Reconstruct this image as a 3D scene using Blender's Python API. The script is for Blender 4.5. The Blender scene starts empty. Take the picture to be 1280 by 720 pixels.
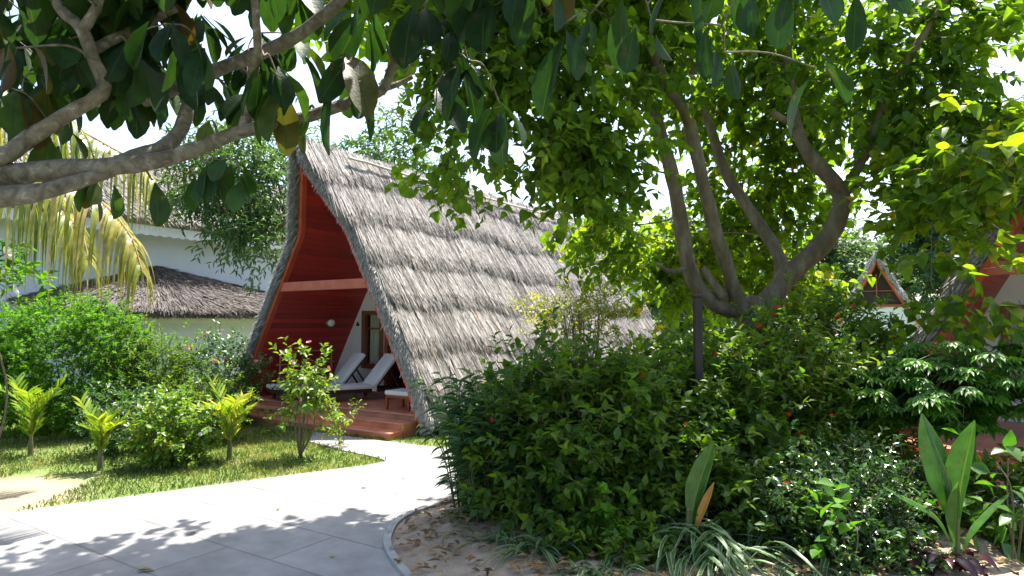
import bpy, math, random
import numpy as np
from mathutils import Vector, Matrix
R = math.radians
scene = bpy.context.scene
col = scene.collection
rs = np.random.RandomState(11)
random.seed(11)

# ------------------------------------------------------------------ camera maths (only to find where things stand)
F = 800.0; H = 1.7; PITCH = math.atan(45/800.0)
def ray(px, py):
    v = np.array([(px-640)/F, 1.0, (360-py)/F]); c, s = math.cos(PITCH), math.sin(PITCH)
    return np.array([v[0], v[1]*c-v[2]*s, v[1]*s+v[2]*c])
def at(px, py, Y):
    r = ray(px, py); return np.array([0, 0, H]) + r*(Y/r[1])
def gnd(px, py, z=0.0):
    r = ray(px, py); return np.array([0, 0, H]) + r*((z-H)/r[2])

# ------------------------------------------------------------------ mesh helpers
class Bag:
    def __init__(s): s.V = []; s.F = []; s.n = 0; s.T = []; s.E = []
    def add(s, V, Fs, tint=None, edge=None):
        V = np.asarray(V, float).reshape(-1, 3)
        if isinstance(Fs, np.ndarray): Fs = [Fs]
        for f in Fs:
            f = np.asarray(f, int)
            if f.size:
                if f.ndim == 1: f = f[None, :]
                s.F.append(f + s.n)
        s.V.append(V); s.n += len(V)
        s.T.append(np.zeros(len(V)) + (0.5 if tint is None else tint))
        s.E.append(np.zeros(len(V)) + (0.5 if edge is None else edge))
        return s
    def build(s, name, mat, parent=None, smooth=False, bevel=0, loc=None):
        me = bpy.data.meshes.new(name)
        V = np.concatenate(s.V); T = np.concatenate(s.T); Ee = np.concatenate(s.E)
        lv = np.concatenate([f.ravel() for f in s.F]); lt = np.concatenate([np.full(len(f), f.shape[1]) for f in s.F])
        me.vertices.add(len(V)); me.vertices.foreach_set('co', V.ravel())
        me.loops.add(len(lv)); me.loops.foreach_set('vertex_index', lv.astype(np.int32))
        me.polygons.add(len(lt)); me.polygons.foreach_set('loop_start', np.concatenate([[0], np.cumsum(lt)[:-1]]).astype(np.int32))
        me.polygons.foreach_set('loop_total', lt.astype(np.int32))
        me.update(calc_edges=True)
        a = me.attributes.new('tint', 'FLOAT', 'POINT'); a.data.foreach_set('value', T.astype(np.float32))
        a = me.attributes.new('edge', 'FLOAT', 'POINT'); a.data.foreach_set('value', Ee.astype(np.float32))
        smooth = smooth or name in ('crown', 'foliage', 'leaves', 'leaf', 'thatch', 'frond', 'flower', 'twigs', 'stems', 'grass', 'far_wood')
        me.polygons.foreach_set('use_smooth', np.full(len(lt), smooth, dtype=bool))
        me.validate()
        me.materials.append(mat)
        o = bpy.data.objects.new(name, me); col.objects.link(o)
        if parent is not None: o.parent = parent
        if name == 'twigs': o['kind'] = 'stuff'
        if loc is not None: o.location = loc
        if bevel:
            m = o.modifiers.new('bevel', 'BEVEL'); m.width = bevel; m.segments = 2; m.limit_method = 'ANGLE'
        return o

QF = np.array([[0,3,2,1],[4,5,6,7],[0,1,5,4],[1,2,6,5],[2,3,7,6],[3,0,4,7]])
def box(b, x0, x1, y0, y1, z0, z1, M=None, tint=None):
    V = np.array([[x0,y0,z0],[x1,y0,z0],[x1,y1,z0],[x0,y1,z0],[x0,y0,z1],[x1,y0,z1],[x1,y1,z1],[x0,y1,z1]], float)
    if M is not None: V = (np.c_[V, np.ones(8)] @ np.array(M).T)[:, :3]
    b.add(V, QF, tint)
def beam(b, p, q, w, h, up=(0,0,1), tint=None):
    p = np.array(p, float); q = np.array(q, float); d = q-p; L = np.linalg.norm(d); d /= L
    s = np.cross(d, up); s /= np.linalg.norm(s); u = np.cross(s, d)
    V = [p+e*0+s*a*w/2+u*c*h/2 for e, a, c in ((0,-1,-1),(0,1,-1))]
    V = np.array([p-s*w/2-u*h/2, p+s*w/2-u*h/2, q+s*w/2-u*h/2, q-s*w/2-u*h/2, p-s*w/2+u*h/2, p+s*w/2+u*h/2, q+s*w/2+u*h/2, q-s*w/2+u*h/2])
    b.add(V, QF, tint)
def smoothpath(P, n=8):
    P = np.asarray(P, float)
    if len(P) < 3: return np.array([P[0]+(P[-1]-P[0])*t for t in np.linspace(0, 1, n)])
    Q = np.vstack([2*P[0]-P[1], P, 2*P[-1]-P[-2]]); out = []
    for i in range(1, len(Q)-2):
        for t in np.linspace(0, 1, n, endpoint=False):
            a, b_, c, d = Q[i-1], Q[i], Q[i+1], Q[i+2]
            out.append(.5*((2*b_)+(-a+c)*t+(2*a-5*b_+4*c-d)*t*t+(-a+3*b_-3*c+d)*t**3))
    out.append(Q[-2]); return np.array(out)
def tube(b, P, rad, sides=8, lump=0.0, tint=None, caps=True):
    P = np.asarray(P, float); n = len(P); rad = np.interp(np.linspace(0, 1, n), np.linspace(0, 1, len(np.atleast_1d(rad))), np.atleast_1d(rad))
    T = np.gradient(P, axis=0); T /= (np.linalg.norm(T, axis=1)[:, None]+1e-9)
    ref = np.array([0.13, .21, 1.0]) if abs(T[0][2]) < .9 else np.array([1.0, .1, 0])
    U = np.zeros_like(P); u = np.cross(T[0], ref); u /= np.linalg.norm(u)
    for i in range(n):
        u = u - T[i]*np.dot(u, T[i]); u /= np.linalg.norm(u)+1e-9; U[i] = u
    W = np.cross(T, U); ang = np.linspace(0, 2*np.pi, sides, endpoint=False)
    rr = rad[:, None]*np.ones((1, sides))
    if lump: 
        ph = rs.rand(4)*6.28; k = np.arange(n)[:, None]
        rr = rr*(1+lump*(np.sin(k*.9+ang*2+ph[0])+.7*np.sin(k*1.7+ang*3+ph[1])+.6*np.sin(k*.37+ph[2])))
    V = P[:, None, :]+rr[:, :, None]*(np.cos(ang)[None, :, None]*U[:, None, :]+np.sin(ang)[None, :, None]*W[:, None, :])
    i = np.arange(n-1)[:, None]; j = np.arange(sides)[None, :]; jn = (j+1) % sides
    Fq = np.stack([i*sides+j, i*sides+jn, (i+1)*sides+jn, (i+1)*sides+j], -1).reshape(-1, 4)
    fs = [Fq]
    if caps: fs += [np.arange(sides)[::-1][None, :], (np.arange(sides)+(n-1)*sides)[None, :]]
    b.add(V.reshape(-1, 3), fs, tint)

# leaf templates : x along, y half width, z fold / droop ; columns of (x, w)
def template(cols, fold=.25, droop=.15, pleat=0):
    V = []; E = []
    for x, w in cols:
        for s in (-1, 0, 1):
            V.append((x, s*w, abs(s)*w*fold - droop*x*x)); E.append(abs(s))
    n = len(cols); Fq = []
    for i in range(n-1):
        a = i*3
        Fq += [[a, a+1, a+4, a+3], [a+1, a+2, a+5, a+4]]
    return np.array(V), np.array(Fq), np.array(E)
TPL = {
 'ovate': template([(0,.02),(.15,.28),(.4,.5),(.7,.34),(1,.02)], .25, .15),
 'heart': template([(0,.04),(.08,.42),(.32,.5),(.65,.32),(1,.02)], .3, .2),
 'obovate': template([(0,.03),(.15,.14),(.35,.34),(.55,.46),(.75,.5),(.9,.36),(1,.08)], .22, .22),
 'lance': template([(0,.05),(.3,.5),(.65,.42),(1,.03)], .3, .25),
 'strap': template([(0,.5),(.25,.5),(.5,.48),(.75,.36),(1,.04)], .35, .0),
 'small': template([(0,.04),(.45,.5),(1,.04)], .3, .1),
 'petal': template([(0,.1),(.5,.45),(.85,.5),(1,.25)], .1, -.1),
}
V4 = np.array([(0,0,0),(.45,-.5,.12),(1,0,-.05),(.45,.5,.12)], float)
TPL['mini'] = (V4, np.array([[0,1,2],[0,2,3]]), np.array([0,1,0,1.]))
VS = np.array([(0,-.5,0),(0,.5,0),(.5,-.5,.0),(.5,.5,.0),(1,-.18,-.03),(1,.18,-.03)], float)
TPL['straw'] = (VS, np.array([[0,1,3,2],[2,3,5,4]]), np.array([1,1,1,1,1,1.]))
def nrm(v): return v/(np.linalg.norm(v, axis=-1, keepdims=True)+1e-9)
def leaves(b, P, D, N, L, W, kind='ovate', tint=None, curl=None):
    n = len(P)
    if n == 0: return
    tv, tf, te = TPL[kind]; D = nrm(D); B = nrm(np.cross(N, D)); N = np.cross(D, B)
    L = np.broadcast_to(L, (n,)); W = np.broadcast_to(W, (n,))
    V = P[:, None]+(L[:, None]*tv[None, :, 0])[..., None]*D[:, None]+(W[:, None]*tv[None, :, 1])[..., None]*B[:, None]+(L[:, None]*tv[None, :, 2])[..., None]*N[:, None]
    if curl is not None: V[..., 2] -= (curl*L)[:, None]*tv[None, :, 0]**2
    k = len(tv); Fs = (tf[None]+(np.arange(n)*k)[:, None, None]).reshape(-1, tf.shape[1])
    t = rs.rand(n) if tint is None else tint
    b.add(V.reshape(-1, 3), Fs, np.repeat(t, k), np.tile(te, n))
def rdir(n): return nrm(rs.normal(size=(n, 3)))
def crown(n_clump, c, r, per, sig, shell=.45, hemi=None, mod=1.0):
    """clump centres in an uneven ellipsoid, then spray origins round each"""
    d = rdir(n_clump)
    if hemi is not None: d[:, 2] = np.where(d[:, 2] < hemi, -d[:, 2], d[:, 2]); d = nrm(d)
    ph = rs.rand(6)*6.28
    mod = 1+mod*(.16*np.sin(d[:, 0]*4+ph[0])+.13*np.sin(d[:, 1]*5+ph[1])+.12*np.sin(d[:, 2]*5+ph[2]+d[:, 0]*3))
    rr = (shell+(1-shell)*rs.rand(n_clump)**.7)*mod
    C = np.array(c)+d*rr[:, None]*np.array(r)
    S = (C[:, None]+rs.normal(size=(n_clump, per, 3))*sig).reshape(-1, 3)
    O = nrm(np.repeat(d, per, 0)+rs.normal(size=(len(S), 3))*.45)
    tc = np.repeat(rs.rand(n_clump), per)
    return C, S, O, tc
def spray(b, tb, S, O, tl, k, L, W, kind, tc, droop=.2, ang=.9, twig=.004, tv=.5, curl=None):
    """k leaves along each short twig"""
    n = len(S); D = nrm(O+np.array([0, 0, -droop])); tl = tl*(.7+.6*rs.rand(n))
    if tb is not None:
        for i in range(n):
            tube(tb, [S[i]-D[i]*tl[i]*.3, S[i]+D[i]*tl[i]*.5+[0,0,-.02*tl[i]], S[i]+D[i]*tl[i]], [twig, twig*.4], 3, caps=False)
    t = (np.arange(k)+.5)/k; 
    P = S[:, None]+D[:, None]*(tl[:, None]*t[None, :])[..., None]
    ref = nrm(np.cross(D, np.array([0, 0, 1.0])+rs.normal(size=(n, 3))*.2))
    oth = np.cross(ref, D)
    az = (np.arange(k)*2.4)[None, :]+rs.rand(n, 1)*6.28
    side = np.cos(az)[..., None]*ref[:, None]*1.15+np.sin(az)[..., None]*oth[:, None]*.75
    a = ang*(.7+.6*rs.rand(n, k))[..., None]
    LD = D[:, None]*np.cos(a)+side*np.sin(a)+np.array([0, 0, -.25])*rs.rand(n, k)[..., None]
    Nn = np.array([0, 0, 1.0])+rs.normal(size=(n, k, 3))*.35+D[:, None]*.3
    sc = (.65+.6*rs.rand(n*k))
    leaves(b, P.reshape(-1, 3), LD.reshape(-1, 3), Nn.reshape(-1, 3), L*sc, W*sc, kind,
           np.clip(np.repeat(tc, k)*(1-tv)+rs.rand(n*k)*tv, 0, 1), None if curl is None else curl*rs.rand(n*k))

# ------------------------------------------------------------------ object helpers
def tag(o, label=None, cat=None, group=None, kind=None):
    if label: o['label'] = label
    if cat: o['category'] = cat
    if group: o['group'] = group
    if kind: o['kind'] = kind
    return o
def empty(name, loc=(0,0,0), rz=0, label=None, cat=None, group=None):
    o = bpy.data.objects.new(name, None); col.objects.link(o); o.location = loc; o.rotation_euler = (0, 0, rz)
    o.empty_display_size = .2
    return tag(o, label, cat, group)
def W2L(bag_or_pts, root):
    return bag_or_pts
def put(b, name, mat, root, **k):
    """bag holds world coordinates; root is an unrotated empty"""
    off = np.array(root.location)
    b.V = [v-off for v in b.V]
    return b.build(name, mat, root, **k)
def copy_tree(o, parent=None):
    c = o.copy(); col.objects.link(c); c.parent = parent
    for ch in [x for x in bpy.data.objects if x.parent == o]: copy_tree(ch, c)
    return c

# ------------------------------------------------------------------ materials
def mat(name):
    m = bpy.data.materials.new(name); m.use_nodes = True; nt = m.node_tree; nt.nodes.clear()
    out = nt.nodes.new('ShaderNodeOutputMaterial'); return m, nt, out
def N(nt, t, **k):
    n = nt.nodes.new(t)
    for a, v in k.items():
        if a in n.inputs: n.inputs[a].default_value = v
        else: setattr(n, a, v)
    return n
def ramp(nt, fac, stops):
    r = nt.nodes.new('ShaderNodeValToRGB'); e = r.color_ramp.elements
    e[0].position, e[0].color = stops[0][0], (*stops[0][1], 1); e[1].position, e[1].color = stops[-1][0], (*stops[-1][1], 1)
    for p, c in stops[1:-1]: x = e.new(p); x.color = (*c, 1)
    nt.links.new(fac, r.inputs[0]); return r
def surf(name, stops, scale=4, rough=.7, bump=.2, bscale=None, detail=6, coords='Object', stretch=(1,1,1), spec=.4, bdist=.02, distort=0, tintmix=0, coat=0):
    m, nt, out = mat(name); L = nt.links.new
    tc = N(nt, 'ShaderNodeTexCoord'); mp = N(nt, 'ShaderNodeMapping'); mp.inputs['Scale'].default_value = stretch
    L(tc.outputs[coords], mp.inputs[0])
    nz = N(nt, 'ShaderNodeTexNoise', Scale=scale, Detail=detail, Roughness=.6, Distortion=distort); L(mp.outputs[0], nz.inputs['Vector'])
    fac = nz.outputs['Fac']
    if tintmix:
        at_ = N(nt, 'ShaderNodeAttribute', attribute_name='tint'); mx = N(nt, 'ShaderNodeMix'); mx.inputs[0].default_value = tintmix
        L(fac, mx.inputs[2]); L(at_.outputs['Fac'], mx.inputs[3]); fac = mx.outputs[0]
    r = ramp(nt, fac, stops)
    p = N(nt, 'ShaderNodeBsdfPrincipled'); p.inputs['Roughness'].default_value = rough; p.inputs['Specular IOR Level'].default_value = spec
    if coat: p.inputs['Coat Weight'].default_value = coat; p.inputs['Coat Roughness'].default_value = .15
    L(r.outputs[0], p.inputs['Base Color'])
    n2 = N(nt, 'ShaderNodeTexNoise', Scale=bscale or scale*4, Detail=5, Roughness=.65); L(mp.outputs[0], n2.inputs['Vector'])
    b = N(nt, 'ShaderNodeBump', Strength=bump, Distance=bdist); L(n2.outputs['Fac'], b.inputs['Height']); L(b.outputs[0], p.inputs['Normal'])
    L(p.outputs[0], out.inputs[0]); m['p'] = 1
    return m
def leafmat(name, stops, trans=.4, tcol=(1.5, 1.6, .5), rough=.4, spec=.5, rib=None, ribw=.12, edgecol=None, spots=0):
    m, nt, out = mat(name); L = nt.links.new
    a = N(nt, 'ShaderNodeAttribute', attribute_name='tint'); e = N(nt, 'ShaderNodeAttribute', attribute_name='edge')
    r = ramp(nt, a.outputs['Fac'], stops); c = r.outputs[0]
    tc = N(nt, 'ShaderNodeTexCoord'); nz = N(nt, 'ShaderNodeTexNoise', Scale=14, Detail=4); L(tc.outputs['Object'], nz.inputs['Vector'])
    mr = N(nt, 'ShaderNodeMapRange'); L(nz.outputs['Fac'], mr.inputs[0]); mr.inputs[1].default_value = .3; mr.inputs[2].default_value = .7; mr.inputs[3].default_value = .72; mr.inputs[4].default_value = 1.25
    mm = N(nt, 'ShaderNodeMix', data_type='RGBA', blend_type='MULTIPLY'); mm.inputs[0].default_value = 1; L(c, mm.inputs[6]); L(mr.outputs[0], mm.inputs[7]); c = mm.outputs[2]
    if spots:
        ns = N(nt, 'ShaderNodeTexNoise', Scale=11, Detail=5, Roughness=.7); L(tc.outputs['Object'], ns.inputs['Vector'])
        rs_ = ramp(nt, ns.outputs['Fac'], [(.60,(0,0,0)),(.70,(.75,.75,.75))]); mx = N(nt, 'ShaderNodeMix', data_type='RGBA'); L(rs_.outputs[0], mx.inputs[0]); L(c, mx.inputs[6]); mx.inputs[7].default_value = (.10,.055,.02,1); c = mx.outputs[2]
    if rib:
        lt = N(nt, 'ShaderNodeMath', operation='LESS_THAN'); lt.inputs[1].default_value = ribw; L(e.outputs['Fac'], lt.inputs[0])
        mx = N(nt, 'ShaderNodeMix', data_type='RGBA'); L(lt.outputs[0], mx.inputs[0]); L(c, mx.inputs[6]); mx.inputs[7].default_value = (*rib, 1); c = mx.outputs[2]
    if edgecol:
        lt = N(nt, 'ShaderNodeMath', operation='GREATER_THAN'); lt.inputs[1].default_value = .72; L(e.outputs['Fac'], lt.inputs[0])
        mx = N(nt, 'ShaderNodeMix', data_type='RGBA'); L(lt.outputs[0], mx.inputs[0]); L(c, mx.inputs[6]); mx.inputs[7].default_value = (*edgecol, 1); c = mx.outputs[2]
    p = N(nt, 'ShaderNodeBsdfPrincipled'); p.inputs['Roughness'].default_value = rough; p.inputs['Specular IOR Level'].default_value = spec
    L(c, p.inputs['Base Color'])
    t = N(nt, 'ShaderNodeBsdfTranslucent'); tm = N(nt, 'ShaderNodeMix', data_type='RGBA', blend_type='MULTIPLY'); tm.inputs[0].default_value = 1
    L(c, tm.inputs[6]); tm.inputs[7].default_value = (*tcol, 1); L(tm.outputs[2], t.inputs['Color'])
    ms = N(nt, 'ShaderNodeMixShader'); ms.inputs[0].default_value = trans; L(p.outputs[0], ms.inputs[1]); L(t.outputs[0], ms.inputs[2]); L(ms.outputs[0], out.inputs[0])
    if rib or edgecol:
        wv = N(nt, 'ShaderNodeTexNoise', Scale=60, Detail=2); L(tc.outputs['Object'], wv.inputs['Vector'])
        b = N(nt, 'ShaderNodeBump', Strength=.25, Distance=.01); L(wv.outputs['Fac'], b.inputs['Height']); L(b.outputs[0], p.inputs['Normal'])
    return m
M = {}
G = lambda *c: c
M['tree'] = leafmat('hibiscus tree leaf', [(0,(.045,.09,.012)),(.5,(.085,.16,.018)),(.85,(.16,.24,.022)),(.97,(.24,.27,.03)),(1,(.45,.28,.03))], .6, (2.0,2.0,.45), .5, .25)
M['big'] = leafmat('almond leaf', [(0,(.012,.03,.014)),(.5,(.02,.05,.016)),(.8,(.04,.085,.018)),(.9,(.10,.05,.02)),(.93,(.06,.12,.02)),(1,(.13,.20,.025))], .3, (1.7,2.0,.5), .5, .22, rib=(.035,.065,.018), ribw=.05, spots=1)
M['hib'] = leafmat('dark shrub leaf', [(0,(.032,.075,.010)),(.5,(.07,.14,.014)),(1,(.15,.23,.02))], .48, (1.8,1.9,.4), .45, .3)
M['ixora'] = leafmat('ixora leaf', [(0,(.045,.10,.012)),(.5,(.10,.18,.018)),(.9,(.19,.25,.025)),(1,(.32,.28,.03))], .48, (1.7,1.8,.4), .35, .4)
M['gloss'] = leafmat('glossy ground shrub leaf', [(0,(.02,.06,.015)),(.5,(.04,.10,.02)),(1,(.09,.16,.03))], .25, (1.5,1.7,.5), .2, .7)
M['oleander'] = leafmat('oleander leaf', [(0,(.035,.095,.04)),(.5,(.06,.14,.055)),(1,(.11,.20,.07))], .25, (1.4,1.6,.5), .35, rib=(.1,.17,.07), ribw=.2)
M['lime'] = leafmat('lime leaf', [(0,(.08,.17,.02)),(.5,(.13,.24,.025)),(.85,(.22,.30,.03)),(1,(.40,.30,.04))], .45, (1.3,1.3,.4), .4)
M['croton'] = leafmat('yellow croton leaf', [(0,(.16,.24,.03)),(.5,(.30,.34,.04)),(1,(.55,.45,.06))], .4, (1.2,1.2,.4), .45)
M['bright'] = leafmat('bright hedge leaf', [(0,(.04,.13,.012)),(.5,(.08,.21,.015)),(1,(.15,.30,.02))], .45, (1.5,1.6,.35), .55, .25)
M['compound'] = leafmat('papaya like leaf', [(0,(.03,.10,.014)),(.5,(.065,.17,.018)),(1,(.12,.24,.025))], .4, (1.4,1.7,.5), .42)
M['rose'] = leafmat('rose leaf', [(0,(.03,.08,.02)),(.5,(.05,.12,.03)),(1,(.10,.19,.04))], .35, (1.4,1.6,.5), .4)
M['bg'] = leafmat('background tree leaf', [(0,(.04,.09,.03)),(.5,(.07,.14,.045)),(.9,(.13,.20,.06)),(1,(.26,.26,.08))], .35, (1.4,1.5,.5), .45)
M['far'] = leafmat('distant tree leaf', [(0,(.06,.12,.06)),(.5,(.09,.16,.075)),(1,(.15,.22,.09))], .35, (1.3,1.4,.6), .5)  # paler, greyer greens put the distance haze into the leaf colour
M['palm'] = leafmat('palm leaflet', [(0,(.10,.17,.02)),(.5,(.22,.26,.03)),(.8,(.36,.32,.05)),(1,(.45,.36,.14))], .4, (1.2,1.15,.5), .35, .5)
M['ypalm'] = leafmat('young palm leaflet', [(0,(.07,.17,.02)),(.5,(.16,.28,.03)),(.85,(.32,.38,.04)),(1,(.5,.45,.12))], .45, (1.2,1.2,.4), .5, .15)
M['seed'] = leafmat('coconut seedling leaf', [(0,(.03,.10,.02)),(.6,(.06,.15,.03)),(1,(.30,.28,.04))], .3, (1.4,1.6,.4), .3, .5, rib=(.13,.19,.04), ribw=.05, spots=1)
M['brownleaf'] = leafmat('withered leaf', [(0,(.35,.16,.03)),(1,(.45,.26,.05))], .3, (1.2,1.1,.6), .6)
M['spider'] = leafmat('variegated strap leaf', [(0,(.04,.11,.035)),(1,(.09,.18,.06))], .3, (1.3,1.4,.6), .4, edgecol=(.30,.38,.20))
M['purple'] = leafmat('purple leaf', [(0,(.04,.012,.018)),(1,(.09,.02,.03))], .25, (1.5,1,1), .3)
M['redpetal'] = leafmat('red petal', [(0,(.5,.02,.01)),(1,(.65,.06,.02))], .3, (1.2,1,1), .5)
M['pinkpetal'] = leafmat('pink petal', [(0,(.65,.22,.3)),(1,(.75,.4,.45))], .3, (1.1,1,1), .5)
M['whitepetal'] = leafmat('white petal', [(0,(.75,.74,.68)),(1,(.8,.8,.76))], .3, (1,1,1), .5)
M['litter'] = leafmat('fallen leaf', [(0,(.10,.05,.02)),(.6,(.22,.12,.05)),(.9,(.33,.22,.06)),(1,(.14,.18,.05))], .1, (1,1,1), .7)
M['grass'] = leafmat('grass blade', [(0,(.07,.12,.02)),(.4,(.12,.19,.03)),(.7,(.21,.25,.06)),(1,(.36,.32,.14))], .4, (1.2,1.2,.5), .5)
M['straw'] = leafmat('weathered palm thatch', [(0,(.045,.04,.036)),(.22,(.155,.14,.125)),(.55,(.32,.295,.27)),(.95,(.51,.48,.445)),(1,(.34,.19,.10))], .06, (1,1,1), .75, .25)
M['thatchbase'] = surf('thatch mat', [(.3,(.12,.105,.09)),(.7,(.34,.31,.28))], 30, .9, .8, 80, stretch=(1,4,.6))
M['bark'] = surf('grey brown bark', [(.25,(.07,.05,.032)),(.5,(.14,.105,.07)),(.75,(.23,.19,.14))], 9, .85, .55, 42, stretch=(1,1,.35), bdist=.03)
M['palebark'] = surf('pale mottled bark', [(.3,(.07,.052,.04)),(.46,(.14,.11,.088)),(.6,(.20,.165,.14)),(.72,(.36,.32,.28))], 16, .85, .5, 55, bdist=.02, distort=.8)
M['twig'] = surf('twig', [(.3,(.08,.06,.035)),(.7,(.2,.15,.09))], 20, .8, .2)
M['greentwig'] = surf('green twig', [(.3,(.07,.09,.03)),(.7,(.16,.15,.06))], 20, .7, .2)
M['barge'] = surf('orange red paint', [(.3,(.36,.045,.018)),(.7,(.50,.085,.03))], 6, .45, .15, 40, stretch=(1,1,.3), spec=.5)
M['beam'] = surf('worn red paint', [(.3,(.40,.08,.045)),(.7,(.52,.15,.09))], 5, .5, .2, 50)
M['white'] = surf('white plaster', [(.3,(.66,.67,.68)),(.7,(.78,.79,.80))], 2, .85, .15, 60)
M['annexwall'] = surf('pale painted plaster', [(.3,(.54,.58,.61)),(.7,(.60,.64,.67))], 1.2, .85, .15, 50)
M['fascia'] = surf('white painted timber', [(.3,(.62,.63,.64)),(.7,(.74,.75,.76))], 4, .6, .1)
M['winframe'] = surf('brown stained timber', [(.3,(.16,.055,.02)),(.7,(.27,.10,.04))], 8, .4, .2, 60, stretch=(4,4,.6), coat=.2)
M['dark'] = surf('dark interior', [(.3,(.02,.015,.012)),(.7,(.035,.025,.02))], 2, .8, .1)
M['curtain'] = surf('cream curtain cloth', [(.3,(.52,.48,.38)),(.7,(.64,.60,.50))], 6, .9, .1)
M['cushion'] = surf('off white canvas cushion', [(.3,(.66,.63,.58)),(.7,(.76,.74,.69))], 5, .9, .3, 160)
M['loungewood'] = surf('dark stained wood', [(.3,(.022,.012,.01)),(.7,(.05,.028,.022))], 8, .4, .2)
M['redwood'] = surf('reddish varnished wood', [(.3,(.22,.045,.02)),(.7,(.34,.09,.04))], 8, .35, .2)
M['palewood'] = surf('pale bamboo pole', [(.3,(.30,.17,.08)),(.7,(.42,.26,.13))], 10, .5, .2)
M['lampglass'] = surf('opal lamp glass', [(.3,(.7,.66,.64)),(.7,(.8,.78,.76))], 3, .15, .0, spec=.6)
M['metal'] = surf('grey metal', [(.3,(.2,.2,.2)),(.7,(.3,.3,.3))], 6, .4, .1)
M['black'] = surf('black enamel', [(.3,(.01,.01,.01)),(.7,(.02,.02,.02))], 6, .4, .0)
M['post'] = surf('dark weathered post', [(.3,(.018,.013,.012)),(.7,(.045,.032,.028))], 12, .8, .4, 60, stretch=(1,1,.2))
M['sand'] = surf('sandy soil', [(.25,(.20,.15,.105)),(.5,(.34,.27,.20)),(.75,(.44,.36,.27))], 3, .95, .7, 45, detail=9, bdist=.03)
M['kerb'] = surf('concrete edging', [(.3,(.26,.26,.25)),(.7,(.38,.38,.36))], 6, .9, .4, 60)
M['pole'] = surf('pale ridge pole', [(.3,(.36,.33,.30)),(.7,(.52,.49,.45))], 8, .8, .3)
M['husk'] = surf('coconut husk', [(.3,(.10,.055,.03)),(.7,(.22,.14,.08))], 12, .9, .6)
def lining_mat():
    m, nt, out = mat('dark red tongue and groove boards'); L = nt.links.new
    tc = N(nt, 'ShaderNodeTexCoord'); sp = N(nt, 'ShaderNodeSeparateXYZ'); L(tc.outputs['Object'], sp.inputs[0])
    mu = N(nt, 'ShaderNodeMath', operation='MULTIPLY'); mu.inputs[1].default_value = 1/.09; L(sp.outputs['Z'], mu.inputs[0])
    fr = N(nt, 'ShaderNodeMath', operation='FRACT'); L(mu.outputs[0], fr.inputs[0])
    fl = N(nt, 'ShaderNodeMath', operation='FLOOR'); L(mu.outputs[0], fl.inputs[0])
    wn = N(nt, 'ShaderNodeTexWhiteNoise', noise_dimensions='1D'); L(fl.outputs[0], wn.inputs['W'])
    nz = N(nt, 'ShaderNodeTexNoise', Scale=5, Detail=6); mp = N(nt, 'ShaderNodeMapping'); mp.inputs['Scale'].default_value = (.5, .5, 8)
    L(tc.outputs['Object'], mp.inputs[0]); L(mp.outputs[0], nz.inputs['Vector'])
    ad = N(nt, 'ShaderNodeMath', operation='ADD'); L(wn.outputs['Value'], ad.inputs[0]); L(nz.outputs['Fac'], ad.inputs[1])
    dv = N(nt, 'ShaderNodeMath', operation='MULTIPLY'); dv.inputs[1].default_value = .55; L(ad.outputs[0], dv.inputs[0])
    r = ramp(nt, dv.outputs[0], [(.15,(.22,.014,.011)),(.8,(.46,.034,.022))])
    p = N(nt, 'ShaderNodeBsdfPrincipled'); p.inputs['Roughness'].default_value = .42
    L(r.outputs[0], p.inputs['Base Color'])
    gr = ramp(nt, fr.outputs[0], [(0,(0,0,0)),(.09,(1,1,1)),(1,(1,1,1))])
    b = N(nt, 'ShaderNodeBump', Strength=.9, Distance=.012); L(gr.outputs[0], b.inputs['Height']); L(b.outputs[0], p.inputs['Normal'])
    L(p.outputs[0], out.inputs[0]); return m
M['lining'] = lining_mat()
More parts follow.
